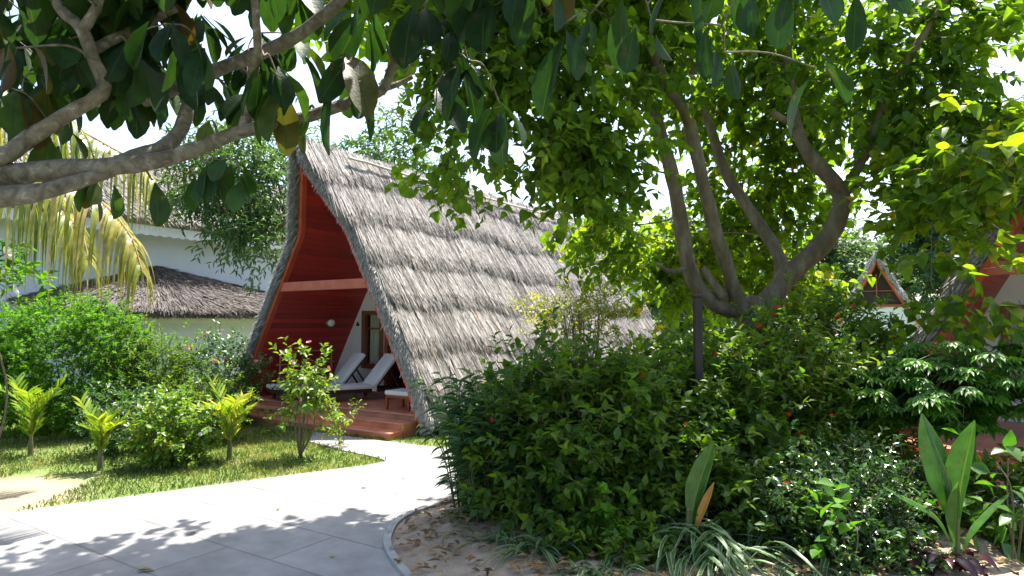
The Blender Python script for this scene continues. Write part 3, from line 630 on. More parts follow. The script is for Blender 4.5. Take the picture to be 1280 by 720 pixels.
b = Bag(); box(b, 0, .52, 0, .42, .19, .235); b.build('seat_frame', M['redwood'], fs, bevel=.005)
b = Bag(); box(b, -.01, .53, -.01, .43, .236, .31); b.build('cushion', M['cushion'], fs, bevel=.02)
for x in (0, .475):
    for y in (0, .375):
        b = Bag(); box(b, x, x+.045, y, y+.045, 0, .19); b.build('leg', M['redwood'], fs, bevel=.004)
rk = empty('towel_rack', (*L1(-1.52, .30), .306), TH1, 'slim pale wooden towel rack against the dark red boards', 'towel rack')
for y in (0, 1.25):
    b = Bag(); tube(b, [(0,y,0),(0,y,.45),(0,y,.88)], .014, 8); b.build('post', M['palewood'], rk)
for z in (.86, .62):
    b = Bag(); tube(b, [(0,-.08,z),(0,.6,z),(0,1.33,z)], .013, 8); b.build('rail', M['palewood'], rk)

# ------------------------------------------------------------------ annex building at left
AN = empty('annex_building', (-9.30, 15.1, 0), TH1, 'pale plastered building behind the shrubs, thatched roofs and scalloped white fascia', 'building')
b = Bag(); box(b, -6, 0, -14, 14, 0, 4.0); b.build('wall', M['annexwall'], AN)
def straw_quad(b, A, B_, C_, D_, n, L=.3, wd=.03, lift=.03, tadd=0, thick_dark=0):
    """straws on the quad A-B (top edge) / D-C (bottom edge)"""
    A, B_, C_, D_ = map(np.array, (A, B_, C_, D_)); u = rs.rand(n)[:, None]; v = rs.rand(n)[:, None]**.9
    P = (A+(B_-A)*u)*(1-v)+(D_+(C_-D_)*u)*v; dn = nrm((D_+(C_-D_)*u)-(A+(B_-A)*u)); nn_ = np.cross(B_-A, D_-A); 
    if np.linalg.norm(nn_) < 1e-6: nn_ = np.cross(C_-A, D_-A)
    nn_ = nn_/np.linalg.norm(nn_); nn_ = nn_*(1 if nn_[2] > 0 else -1)
    leaves(b, P+nn_*(rs.rand(n)*lift+.005)[:, None], dn+rs.normal(size=(n, 3))*.12+nn_*.04, nn_+rs.normal(size=(n, 3))*.3, L*(.6+.7*rs.rand(n)), wd*(.6+.8*rs.rand(n)), 'straw', np.clip(rs.rand(n)*.7+tadd, 0, 1))
b = Bag()
ev, eh, rg = .55, 4.05, 6.3
V = [(ev,-14.5,eh),(ev,14.5,eh),(-3,14.5,rg),(-3,-14.5,rg),(-6.5,-14.5,eh),(-6.5,14.5,eh)]
Vt = [(x, y, z+.22) for x, y, z in V]
b.add(V+Vt, [np.array([[0,3,2,1],[3,4,5,2],[6,7,8,9],[9,8,11,10],[0,1,7,6],[4,10,11,5],[0,6,9,3],[3,9,10,4],[1,2,8,7],[2,5,11,8]])])
rf = b.build('roof', M['thatchbase'], AN)
sb = Bag(); straw_quad(sb, Vt[3], Vt[2], (.6,14.5,eh+.2), (.6,-14.5,eh+.2), 45000, .35, .02, .03); 
sb.build('thatch', M['straw'], rf)
b = Bag()
ys = np.arange(-14, 14.01, .055); x = ev-.02; lo = eh-.20-.05*np.abs(np.sin((ys)/.22*math.pi)); n = len(ys)
V = np.concatenate([np.c_[np.full(n, x), ys, np.full(n, eh)], np.c_[np.full(n, x), ys, lo], np.c_[np.full(n, x-.03), ys, lo], np.c_[np.full(n, x-.03), ys, np.full(n, eh)]])
k = np.arange(n-1); b.add(V, [np.stack([k+o1*n, k+1+o1*n, k+1+o2*n, k+o2*n], -1) for o1, o2 in ((1,0),(2,1),(3,2))]); b.build('fascia', M['fascia'], AN)
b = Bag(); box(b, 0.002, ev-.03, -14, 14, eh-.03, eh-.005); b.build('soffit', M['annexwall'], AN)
# hit the wall plane
def hitlocal(px, py, xl):
    r = ray(px, py); a = np.array([a1[0], a1[1]]); d = np.array([d1[0], d1[1]]); o_ = np.array([0, 0])-np.array([-9.30, 15.1])
    t = (xl-np.dot(o_, a))/np.dot(r[:2], a); pt = np.array([0, 0, H])+r*t; q = pt[:2]-np.array([-9.30, 15.1]); return np.array([xl, np.dot(q, d), pt[2]])
Ap = hitlocal(195, 333, 0.01); Rr = hitlocal(345, 368, 0.01); Ll = hitlocal(20, 372, 0.01)
E2 = hitlocal(345, 386, 1.5); E1 = hitlocal(45, 386, 1.5); ze = (E1[2]+E2[2])/2; E1[2] = E2[2] = ze
E1[1] = Ll[1]+.2; E2[1] = Rr[1]
pr = Bag(); V = np.array([Ap, Rr, E2, E1, Ll]); Vb = V-[0, 0, .16]
pr.add(np.concatenate([V, Vb]), [np.array([[0,1,2],[0,2,3],[0,3,4],[5,7,6],[5,8,7],[5,9,8]]), np.array([[1,6,7,2],[2,7,8,3],[3,8,9,4]])])
prf = pr.build('porch_roof', M['thatchbase'], AN)
M['darkstraw'] = leafmat('dark weathered thatch', [(0,(.07,.06,.055)),(.5,(.15,.13,.12)),(.93,(.25,.22,.20)),(1,(.55,.5,.47))], .05, (1,1,1), .8, .2)
sb = Bag(); straw_quad(sb, Ap, Ap+[0,.01,0], E2, E1, 16000, .22, .02, .02); straw_quad(sb, Ap, Rr, E2, E2-[0,.01,0], 6000, .22, .02, .02); straw_quad(sb, Ap, Ap+[0,.01,0], E1, Ll, 6000, .22, .02, .02)
n = 5000; y = E1[1]+(E2[1]-E1[1])*rs.rand(n); leaves(sb, np.c_[1.42+.12*rs.rand(n), y, ze+.02-.14*rs.rand(n)], np.c_[.5*rs.rand(n), rs.normal(size=n)*.4, -.7*np.ones(n)], np.c_[np.ones(n), rs.normal(size=n)*.4, .3*np.ones(n)], .08+.06*rs.rand(n), .03, 'straw', rs.rand(n)**1.0)
sb.build('thatch', M['darkstraw'], prf)
b = Bag(); box(b, .003, 1.1, Ll[1]+.3, Rr[1]-.3, 0, ze-.1); b.build('porch_wall', M['annexwall'], AN)
b = Bag(); box(b, 1.105, 1.13, Ll[1]+.3, Rr[1]-.3, ze-.32, ze-.2); b.build('porch_fascia', M['fascia'], AN)

# ------------------------------------------------------------------ trees
def limb(b, pts, rad, sides=10, lump=.05): tube(b, smoothpath(pts, 6), rad, sides, lump)
def connect(b, C, limbpts, r0=.02, r1=.006, maxd=1.5):
    """twigs grow outward: each clump hangs on the nearest limb or on a clump already reached"""
    LP = np.concatenate(limbpts); C = np.asarray(C); d0 = np.array([np.linalg.norm(LP-c, axis=1).min() for c in C]); pts = LP; rr = np.full(len(LP), r0)
    for i in np.argsort(d0):
        c = C[i]; w = np.linalg.norm(pts-c, axis=1)+np.maximum(0, pts[:, 2]-c[2])*.5; j = np.argmin(w); q = pts[j]
        if w[j] > maxd: continue
        ra = max(rr[j]*.8, r1)
        mid = (q+c)/2+rs.normal(size=3)*.10*np.linalg.norm(c-q)+[0, 0, .04]
        P = smoothpath([q, mid, c], 4); tube(b, P, [ra, max(ra*.6, r1*.8)], 5, .08, caps=False)
        pts = np.concatenate([pts, P[2:]]); rr = np.concatenate([rr, np.full(len(P)-2, max(ra*.65, r1))])

# --- the big multi-stemmed tree in the middle
TY = 8.0
tr = empty('hibiscus_tree', (at(943, 400, TY)[0], TY, 0), 0, 'multi-stemmed shade tree with heart-shaped leaves rising out of the middle shrubs', 'tree')
b = Bag(); trunkp = [at(948, 585, TY), at(950, 500, TY), at(945, 430, TY), at(943, 392, TY), at(948, 372, TY)]
trunkp[0][2] = 0; limb(b, trunkp, [.26, .21, .19, .19, .15], 14, .06); put(b, 'trunk', M['bark'], tr, smooth=True)
Lm = [
 ([(938,395,8.0),(905,384,7.95),(878,366,7.9),(861,334,7.85),(850,271,7.8),(840,218,7.7),(821,155,7.6),(800,92,7.5),(770,10,7.3),(735,-90,7.1)], [.12,.10,.09,.085,.07,.05]),
 ([(930,392,7.9),(918,365,7.85),(908,330,7.8),(895,292,7.7),(879,229,7.6),(858,144,7.4),(832,102,7.2),(808,40,7.1),(800,-60,6.9)], [.10,.085,.08,.075,.06,.045]),
 ([(905,372,7.8),(890,352,7.8),(878,335,7.85)], [.06,.05,.045]),
 ([(962,378,8.15),(976,345,8.3),(970,313,8.4),(932,255,8.6),(906,213,8.7),(890,165,8.8),(866,90,8.9),(850,0,9)], [.09,.085,.08,.07,.055,.04]),
 ([(945,400,8.0),(962,376,8.0),(985,345,8.0),(1015,318,7.95),(1038,292,7.9),(1052,255,7.8),(1043,229,7.75),(1011,192,7.7),(995,155,7.7),(985,80,7.7),(975,-30,7.6)], [.16,.135,.125,.115,.10,.08,.06,.045]),
 ([(1050,250,7.8),(1062,228,7.7),(1075,205,7.6),(1088,176,7.5),(1110,120,7.3),(1150,50,7.0),(1210,-40,6.8)], [.075,.06,.05,.04,.03]),
 ([(861,334,7.85),(840,340,7.6),(822,330,7.3)], [.035,.02]),
 ([(998,160,7.7),(985,152,7.6),(965,140,7.5)], [.05,.035]),
]
lps = []
for pts, rad in Lm:
    b = Bag(); P = [at(*q) for q in pts]; limb(b, P, rad, 12, .05); put(b, 'limb', M['bark'], tr, smooth=True); lps.append(smoothpath(P, 3))
b = Bag(); tb = Bag(); allC = []
def fill(px, py, Y, r, nc, per=7, sig=.22, L=.135, W=.12, k=5, shell=.2, tbias=0, kind='heart', bb=None, tt=None):
    c = at(px, py, Y); C, S, O, tc = crown(nc, c, r, per, sig, shell); allC.append(C)
    spray(bb or b, tt or tb, S, O, .26, k, L, W, kind, np.clip(tc+tbias, 0, 1), .55, .9, .0035)
fill(900, 0, 8.3, (2.7,1.5,.95), 100)
fill(930, 110, 9.7, (2.4,.7,1.2), 80, tbias=.1)
fill(655, 60, 6.0, (.95,.7,.66), 58, L=.115, W=.10, sig=.19)
fill(550, 60, 5.8, (.36,.6,.6), 15, L=.115, W=.10, sig=.17)
fill(735, 205, 6.6, (.52,.6,.5), 34, tbias=.05, L=.12, W=.105, sig=.19)
fill(700, 175, 6.1, (.42,.45,.28), 16, tbias=.1, L=.115, W=.10, sig=.18)
fill(800, 60, 7.2, (.7,.5,.7), 26)
fill(575, 200, 6.0, (.28,.4,.20), 7, tbias=.2, L=.11, W=.1, sig=.16)
fill(845, 330, 10.4, (.9,.7,.75), 40, tbias=.4)  # from here tbias lightens the leaf colour to imitate backlight behind the limbs
fill(765, 290, 9.2, (.4,.5,.75), 22, tbias=.3)
fill(890, 335, 10.9, (1.4,.6,.8), 50, tbias=.4)
fill(985, 345, 10.8, (.8,.6,.7), 26, tbias=.4)
fill(960, 220, 10.2, (1.5,.6,1.0), 56, tbias=.25)
fill(1140, 70, 7.6, (1.6,1.3,1.2), 100)
fill(1210, 190, 7.4, (.9,.9,.55), 34, tbias=.1)
fill(1190, 265, 6.6, (.4,.4,.22), 8, tbias=.35)
fill(1188, 375, 6.0, (.17,.3,.42), 7, tbias=.2)
fill(1245, 205, 6.2, (.5,.4,.28), 14, tbias=.2)
fill(1110, 245, 7.6, (.4,.5,.14), 6, tbias=.3)
# part above the frame
for c, r, nc in (((-1.2,6.2,5.35),(1.15,.7,.35),90), ((.25,6.1,5.5),(1.0,.8,.45),90), ((0,7.0,5.9),(.7,.5,.4),40), ((1.6,6.3,5.8),(1.2,.8,.5),70)):
    C, S, O, tc = crown(nc, c, r, 6, .25, .1); spray(b, None, S, O, .28, 5, .14, .12, 'heart', tc, .5)
    allC.append(C)
put(b, 'crown', M['tree'], tr); 
connect(tb, np.concatenate(allC), lps, .016, .005); put(tb, 'twigs', M['twig'], tr)

# --- the large-leaved tree whose limbs cross the upper left
NY = 3.4
nt_ = empty('almond_tree', (-4.7, 3.0, 0), 0, 'large-leaved tree whose pale mottled limbs cross the upper left', 'tree')
b = Bag(); base = np.array([-4.7, 3.0, 0]); fork = np.array([-4.25, 3.15, 2.2])
limb(b, [base, base+[.05,0,.8], base+[.22,.1,1.6], fork], [.26,.22,.2,.17], 14, .06); put(b, 'trunk', M['palebark'], nt_, smooth=True)
B = [
 ([(-330,255,3.15),(-120,240,3.3),(0,222,3.4),(60,213,3.4),(150,207,3.42),(220,195,3.45),(300,165,3.5),(370,150,3.5),(440,127,3.55),(478,112,3.55),(494,78,3.5),(540,40,3.3),(640,-20,3.1)], [.14,.085,.06,.047,.041,.036,.031,.026,.02,.014]),
 ([(-330,262,3.1),(-120,262,3.25),(0,246,3.3),(45,241,3.32),(95,228,3.36),(140,213,3.42)], [.12,.07,.05,.042,.034]),
 ([(-330,235,3.2),(-100,218,3.3),(0,196,3.35),(39,171,3.4),(86,142,3.4),(120,122,3.4),(130,106,3.4),(117,74,3.35),(101,35,3.3),(74,8,3.3),(40,-60,3.2)], [.10,.06,.046,.042,.038,.036,.034,.032,.028,.025]),
 ([(103,38,3.3),(116,18,3.28),(124,0,3.25),(140,-60,3.2)], [.028,.024,.02]),
 ([(150,205,3.42),(180,193,3.5),(210,181,3.6),(229,155,3.65),(237,117,3.7),(238,104,3.7)], [.05,.045,.042,.036,.03]),
 ([(303,166,3.5),(309,145,3.5),(311,120,3.45),(316,93,3.4),(322,60,3.3),(318,0,3.2)], [.036,.032,.028,.026,.022,.018]),
 ([(180,125,3.8),(253,95,3.7),(285,82,3.7),(330,65,3.65),(375,42,3.6),(424,2,3.5),(470,-50,3.4)], [.045,.042,.04,.037,.033,.028]),
 ([(117,62,3.4),(145,47,3.5),(171,35,3.6),(220,10,3.6)], [.03,.026,.022]),
 ([(478,112,3.55),(500,104,3.6),(516,96,3.6)], [.018,.012]),
 ([(494,80,3.5),(485,60,3.45),(470,30,3.4)], [.016,.008]),
]
lps2 = []
for pts, rad in B:
    b = Bag(); P = [at(*q) for q in pts]
    if pts[0][0] == -330: P[0] = fork+rs.normal(size=3)*.03; 
    limb(b, P, rad, 12, .045); put(b, 'limb', M['palebark'], nt_, smooth=True); lps2.append(smoothpath(P, 3))
# whorls of big leaves
def whorl(b, P, n, L, W, out, droopz, kind='obovate', tint=None):
    P = np.asarray(P); az = np.arange(n)*2.4+rs.rand()*6.28
    D = np.c_[np.cos(az), np.sin(az), np.full(n, -droopz)-rs.rand(n)*.5]+np.array(out)*.5
    sc = .65+.5*rs.rand(n)
    leaves(b, P+nrm(D)*.03+rs.normal(size=(n,3))*.03, D, np.c_[rs.normal(size=n)*.35, rs.normal(size=n)*.35, np.ones(n)], L*sc, W*sc, kind, rs.rand(n)*.9 if tint is None else np.clip(tint+rs.rand(n)*.1, 0, 1), .35*rs.rand(n))
b = Bag(); tb = Bag(); WC = []
def scatter(n, x0, x1, y0, y1, Y0, Y1, nl, L, W, dz, tint=None, keep=None):
    for i in range(n):
        px, py, Y = x0+(x1-x0)*rs.rand(), y0+(y1-y0)*rs.rand(), Y0+(Y1-Y0)*rs.rand()
        if keep and not keep(px, py): continue
        P = at(px, py, Y); WC.append(P); whorl(b, P, nl, L, W, (0,0,0), dz, tint=tint)
scatter(52, -60, 400, -90, 55, 3.2, 4.5, 8, .27, .145, .6)
scatter(16, -30, 330, 50, 125, 3.7, 4.4, 7, .25, .13, .6)
scatter(40, -250, 900, -260, -90, 2.2, 3.6, 9, .30, .16, .5)
scatter(9, 520, 1060, -130, -60, 2.7, 3.4, 5, .26, .15, 1.0)
scatter(3, 1060, 1300, -130, -60, 2.9, 3.4, 4, .24, .13, .9)
def hang(px, py, Y, n, L, dz, tint=None):
    P = at(px, py, Y); WC.append(P); whorl(b, P, n, L*(.8+.4*rs.rand()), L*.55*(.8+.4*rs.rand()), tuple(rs.normal(size=3)*.5), dz*(.6+.8*rs.rand()), tint=tint)
for q in ((205,30,3.3),(245,45,3.35),(330,70,3.3),(345,90,3.35),(425,70,3.3),(462,8,3.3),(20,60,3.2),(15,110,3.5),(160,60,3.5),(60,95,3.6)): hang(*q, 5, .30, 1.3)
for q in ((560,20,3.1),(585,75,3.2),(545,105,3.3),(625,130,3.4),(530,10,3.2),(605,-10,3.0)): hang(*q, 4, .26, 1.3, .05)
for q in ((690,-20,2.8),(705,30,2.9),(735,20,3.0),(815,25,2.9),(890,30,2.9),(905,65,3.0),(1020,85,3.0),(940,-10,2.8),(655,-15,2.9),(780,-10,3),(840,-15,2.8),(1000,-20,2.9),(1080,-20,3)): hang(*q, 2, .25, 1.6, .25)
# low sprays, their sunlit look painted in by a set leaf tint
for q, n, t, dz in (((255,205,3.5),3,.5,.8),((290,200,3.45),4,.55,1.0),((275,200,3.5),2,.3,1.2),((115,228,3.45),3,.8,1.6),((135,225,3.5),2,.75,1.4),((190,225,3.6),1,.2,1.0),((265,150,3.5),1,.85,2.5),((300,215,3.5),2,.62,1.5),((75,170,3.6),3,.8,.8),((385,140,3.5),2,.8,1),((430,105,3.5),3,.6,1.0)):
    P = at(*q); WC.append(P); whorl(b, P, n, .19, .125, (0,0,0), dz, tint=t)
put(b, 'crown', M['big'], nt_)
connect(tb, WC, lps2, .012, .005); put(tb, 'twigs', M['palebark'], nt_)

# --- generic background tree
def tree(px, py, Y, r, nc, m, label, group=None, L=.12, W=.045, kind='lance', trunk=.16, per=8, sig=.3, k=6, name='garden_tree', trunkx=0, cat='tree', tl=.35, hollow=.15, extra=()):
    c = at(px, py, Y); base = np.array([c[0]+trunkx, c[1], 0]); root = empty(name, tuple(base), 0, label, cat, group)
    C, S, O, tc = crown(nc, c, r, per, sig, hollow)
    for (ex, ey, eY, er, en) in extra:
        C_, S_, O_, t_ = crown(en, at(ex, ey, eY), er, per, sig*.8, hollow); C = np.concatenate([C, C_]); S = np.concatenate([S, S_]); O = np.concatenate([O, O_]); tc = np.concatenate([tc, t_])
    b = Bag(); limbs = []
    top = base*[1,1,0]+[0,0,max(.5, c[2]-r[2]*.7)]
    P = [base, (base+top)/2+rs.normal(size=3)*.06, top]; limb(b, P, [trunk, trunk*.8, trunk*.65], 10, .05)
    for i in range(7):
        q = c+rdir(1)[0]*np.array(r)*.55; mid = (top+q)/2+rs.normal(size=3)*.15; limb(b, [top-[0,0,.1], mid, q], [trunk*.5, trunk*.3, trunk*.12], 7, .05); limbs.append(smoothpath([top, mid, q], 3))
    put(b, 'trunk', M['bark'], root, smooth=True)
    b = Bag(); tb = Bag(); spray(b, None, S, O, tl, k, L, W, kind, tc, .2)
    put(b, 'crown', m, root); connect(tb, C, limbs, .014*Y/15, .005*Y/15); put(tb, 'twigs', M['twig'], root)
    return root
tree(300, 228, 14.0, (1.55,1.2,1.25), 120, M['bg'], 'pointed-leaf tree between the pale building and the hut gable', None, .17, .045, sig=.22, trunk=.09, trunkx=1.05, extra=((300, 290, 13.6, (.8,.6,.28), 18), (335, 318, 13.2, (.3,.3,.14), 5)))
tree(480, 215, 24, (3.2,2.5,1.7), 110, M['bg'], 'feathery crown rising behind the thatched ridge', None, .26, .09, sig=.4)
gl = 'trees beyond the far huts'
for i, (px, py, Y, rx, rz, lb) in enumerate([(1010,325,44,5,3.4,'hazy round tree left of the distant gabled hut'),(1120,335,48,5.5,3.2,'hazy broad tree directly behind the distant gabled hut'),(1190,300,40,3.6,4.2,'taller pale tree right of the distant gabled hut'),(880,335,38,5,2.6,'far tree seen between the stems of the shade tree'),(760,330,36,4.5,2.6,'far tree just past the end of the thatched ridge'),(1290,320,42,5,3.5,'far tree behind the right edge hut')]):
    tree(px, py, Y, (rx,3,rz), 130, M['far'], lb, gl, .42, .26, 'mini', .25, 8, .5, 8, 'distant_tree', tl=.7)
# a far wood closing the horizon
b = Bag()
n = 900; X = -70+160*rs.rand(n); Yv = 56+14*rs.rand(n); Z = 4.2*rs.rand(n)*(.8+.3*np.sin(X*.3)); C = np.c_[X, Yv, Z]; S = np.repeat(C, 8, 0)+rs.normal(size=(n*8,3))*.7
spray(b, None, S, rdir(len(S)), .8, 6, .6, .4, 'mini', np.repeat(rs.rand(n), 8), .1)
tag(b.build('far_wood', M['far']), 'far green wood closing the view behind the huts', 'wood', kind='stuff')

# ------------------------------------------------------------------ shrubs
flower_mesh = {}
def flower(size, m, npet=5, cup=.4, double=False):
    b = Bag()
    for lay in range(2 if double else 1):
        az = np.arange(npet)*2*np.pi/npet+lay*.5; D = np.c_[np.cos(az), np.sin(az), np.full(npet, cup+lay*.5)]
        leaves(b, np.zeros((npet,3))+[0,0,.002*lay], D, np.c_[-np.cos(az)*cup, -np.sin(az)*cup, np.ones(npet)], size*(1-.25*lay), size*.85, 'petal')
    return b
def add_flowers(root, pts, size, m, **k):
    first = None; off = np.array(root.location)
    for p in pts:
        if first is None: first = flower(size, m, **k).build('flower', m, root); o = first
        else: o = first.copy(); col.objects.link(o); o.parent = root
        o.location = np.array(p)-off; o.rotation_euler = (rs.rand()*1.4+.2, rs.normal()*.5, rs.rand()*6.28); s = .8+.4*rs.rand(); o.scale = (s, s, s)
def shrub(name, base, ctr, r, nc, m, label, cat='shrub', group=None, L=.06, W=.032, kind='small', per=10, sig=.13, k=7, tl=.16, nstem=9, stemr=.012, droop=0, fl=None, hollow=.3, twmat='twig', twigs=True, mod=.8):
    base = np.array(base, float); ctr = np.array(ctr, float); root = empty(name, (base[0], base[1], 0), 0, label, cat, group)
    C, S, O, tc = crown(nc, ctr, r, per, sig, hollow, mod=mod)
    ok = S[:, 2] > .03; S, O, tc = S[ok], O[ok], tc[ok]
    O = nrm(O+[0,0,.35])
    b = Bag(); tb = Bag(); spray(b, tb if twigs else None, S, O, tl, k, L, W, kind, tc, droop, twig=stemr*.2)
    put(b, 'foliage', m, root)
    limbs = []
    for i in range(nstem):
        q = ctr+rdir(1)[0]*np.array(r)*.5; q[2] = max(q[2], ctr[2]); s0 = np.array([base[0], base[1], 0])+[rs.normal()*.06*r[0], rs.normal()*.06*r[0], 0]
        mid = s0+(q-s0)*.5+[0,0,.1]+rs.normal(size=3)*.06; P = smoothpath([s0, mid, q], 5); tube(tb, P, [stemr, stemr*.5], 6, .05); limbs.append(P)
    connect(tb, C[C[:, 2] > .05], limbs, stemr*.45, stemr*.2, 9)
    put(tb, 'stems', M[twmat], root)
    if fl:
        n, size, fm, kw = fl; d = rdir(n); d[:, 1] = -np.abs(d[:, 1]); d[:, 2] = np.where(rs.rand(n) < .6, np.abs(d[:, 2]), d[:, 2]); 
        add_flowers(root, ctr+nrm(d)*(np.array(r)*.97+.13)*(1.0+.05*rs.rand(n))[:, None], size, fm, **kw)
    return root
def gx(px, Y): return at(px, 405, Y)[0]
def zz_(py, Y): return at(640, py, Y)[2]
# centre bed
shrub('hibiscus_shrub', (.75,5.8), (.66,5.7,.70), (1.0,.95,.60), 300, M['hib'], 'broad dark green shrub filling the middle of the bed', L=.085, W=.05, kind='ovate', per=9, fl=(7,.024,M['redpetal'],{}), stemr=.016)
shrub('hibiscus_shrub', (1.75,5.9), (1.75,6.0,.72), (.75,.85,.66), 210, M['hib'], 'dark shrub around the weathered post, left of the tree trunk', L=.085, W=.05, kind='ovate', per=9, fl=(4,.022,M['redpetal'],{}), stemr=.016)
shrub('hibiscus_shrub', (.15,6.9), (.3,7.1,.6), (.75,.5,.55), 80, M['ixora'], 'lighter green shrub in front of the thatched slope', L=.08, W=.045, kind='ovate', per=8)
shrub('hibiscus_shrub', (1.15,5.0), (1.2,5.05,.30), (1.0,.34,.32), 110, M['hib'], 'low dark skirt of foliage along the front of the broad dark shrub', L=.08, W=.045, kind='ovate', per=8, sig=.1, nstem=6, stemr=.008)
shrub('ixora_shrub', (3.4,6.9), (3.4,7.0,1.1), (1.1,.6,.72), 240, M['ixora'], 'sunny shrub with scattered red flower heads right of the tree trunk', L=.085, W=.04, kind='ovate', per=9, fl=(46,.036,M['redpetal'],{}))
shrub('ixora_shrub', (2.55,6.0), (2.6,6.05,.72), (.8,.6,.72), 190, M['ixora'], 'tall leafy shrub with few red blooms, just right of the browned palm leaf', L=.075, W=.038, kind='ovate', per=9, fl=(9,.022,M['redpetal'],{}))
shrub('lime_shrub', (2.0,7.7), (2.1,7.8,1.0), (.8,.5,.4), 90, M['lime'], 'yellow green shrub glowing behind the tree stems', L=.1, W=.07, kind='ovate', per=7)
shrub('ground_shrub', (2.35,4.75), (2.35,4.85,.33), (.62,.5,.38), 150, M['gloss'], 'low glossy shrub in dappled light in front of the ixora', L=.05, W=.028, per=9, sig=.1, tl=.12, fl=(3,.02,M['redpetal'],{}))
shrub('ground_shrub', (3.3,5.7), (3.2,5.5,.2), (.65,.35,.22), 70, M['gloss'], 'low glossy shrub at the foot of the green feathery tree', L=.05, W=.028, per=9, sig=.1, tl=.12)
shrub('lime_shrub', (3.5,6.45), (3.5,6.5,.36), (.6,.3,.34), 70, M['lime'], 'low lime green shrub left of the terracotta stair', L=.07, W=.035, per=8, sig=.12)
# oleander: upright stems with narrow leaves
def oleander(base, label, nst, spread, h, name='oleander', lean=(0,0), L=.12, W=.02, m='oleander', k=26, dz=.0):
    root = empty(name, (base[0], base[1], 0), 0, label, 'shrub'); b = Bag(); tb = Bag()
    for i in range(nst):
        a = rs.rand()*6.28; rr = rs.rand()**.6*spread; hh = h*(.55+.5*rs.rand()); tip = np.array([base[0]+math.cos(a)*rr+lean[0], base[1]+math.sin(a)*rr*.8+lean[1], hh])
        s0 = np.array([base[0]+math.cos(a)*rr*.25, base[1]+math.sin(a)*rr*.25, 0]); mid = (s0+tip)/2+[-math.cos(a)*.04, 0, .1*h]
        P = smoothpath([s0, mid, tip], 8); tube(tb, P, [.008, .003], 5)
        n = int(k); t = .04+.96*rs.rand(n)**.8; idx = t*(len(P)-1); j = np.minimum(idx.astype(int), len(P)-2); PP = P[j]+(P[j+1]-P[j])*(idx-j)[:, None]
        T = nrm(P[j+1]-P[j]); az = rs.rand(n)*6.28; s = np.c_[np.cos(az), np.sin(az), np.zeros(n)]
        D = T*(.55+.3*rs.rand(n))[:, None]+s*.8+[0,0,dz]; leaves(b, PP, D, np.c_[rs.normal(size=n)*.3, rs.normal(size=n)*.3, np.ones(n)]-T*0, L*(.7+.6*rs.rand(n)), W*(.8+.4*rs.rand(n)), 'lance', rs.rand(n), .3*rs.rand(n))
    put(b, 'foliage', M[m], root); put(tb, 'stems', M['greentwig'], root); return root
oleander((-.22,5.45), 'narrow-leaved oleander at the left tip of the bed', 64, .5, 1.2, lean=(.0,0), k=36, L=.15, W=.023)
oleander((-.45,5.95), 'thin leaning oleander spray reaching over the pale path', 16, .3, 1.3, lean=(-.12,0), k=26, dz=-.5)
oleander((.3,5.15), 'low narrow-leaved oleander in front of the dark shrub', 40, .42, .75, k=32, L=.14, W=.022)
shrub('ground_shrub', (.75,4.75), (.75,4.8,.2), (.28,.2,.24), 26, M['bright'], 'small round-leaved seedling bush between the variegated clumps', L=.07, W=.05, kind='ovate', per=6, sig=.07, tl=.1, nstem=5, stemr=.006)
# twiggy yellow croton before the roof
shrub('croton_shrub', (.85,8.3), (.9,8.35,1.75), (.6,.4,.26), 40, M['croton'], 'twiggy shrub with yellow tips in front of the roof end', L=.07, W=.03, per=6, sig=.12, nstem=26, stemr=.012, tl=.14)
# fan/feathery leaved small tree on the right
def palmate_tree(loc, ctr, r, n, label, L=.20):
    root = empty('papaya_tree', (loc[0], loc[1], 0), 0, label, 'tree'); b = Bag(); tb = Bag(); top = np.array([loc[0], loc[1], ctr[2]+.1])
    tube(tb, smoothpath([(loc[0],loc[1],0),(loc[0]+.04,loc[1],.6),top], 5), [.04,.03], 9, .04); put(tb, 'trunk', M['bark'], root, smooth=True); tb = Bag()
    for i in range(n):
        d = rdir(1)[0]; P = np.array(ctr)+d*np.array(r)*(.3+.7*rs.rand()); s0 = top+[0,0,-.5*rs.rand()]
        tube(tb, smoothpath([s0, (s0+P)/2+[0,0,.12], P], 4), [.006,.003], 4, caps=False)
        hz = P[:2]-top[:2]; a0 = math.atan2(hz[1], hz[0]); nf = 7; az = a0+np.linspace(-2.1, 2.1, nf)+rs.normal(size=nf)*.06
        sc = (1-.25*np.abs(np.linspace(-1, 1, nf)))*(.7+.5*rs.rand()); tilt = rs.normal(size=2)*.15
        D = np.c_[np.cos(az), np.sin(az), -.22-.1*rs.rand(nf)+tilt[0]]
        t = rs.rand()
        leaves(b, np.tile(P, (nf,1)), D, np.tile([tilt[0], tilt[1], 1.0], (nf,1)), L*sc, .055*sc, 'lance', np.clip(t+rs.rand(nf)*.1, 0, 1))
        for sg in (-1, 1):   # lobes
            D2 = D+np.c_[-np.sin(az), np.cos(az), 0*az]*sg*.75
            leaves(b, P+D*(L*.45*sc)[:, None], D2, np.tile([tilt[0], tilt[1], 1.0], (nf,1)), L*.42*sc, .035*sc, 'lance', np.clip(t+rs.rand(nf)*.1, 0, 1))
    put(b, 'crown', M['compound'], root); put(tb, 'leaf_stalks', M['greentwig'], root)
palmate_tree((4.15,5.9), (3.85,5.7,1.18), (.95,.7,.42), 260, 'small tree with feathery lobed leaves in front of the right edge hut')

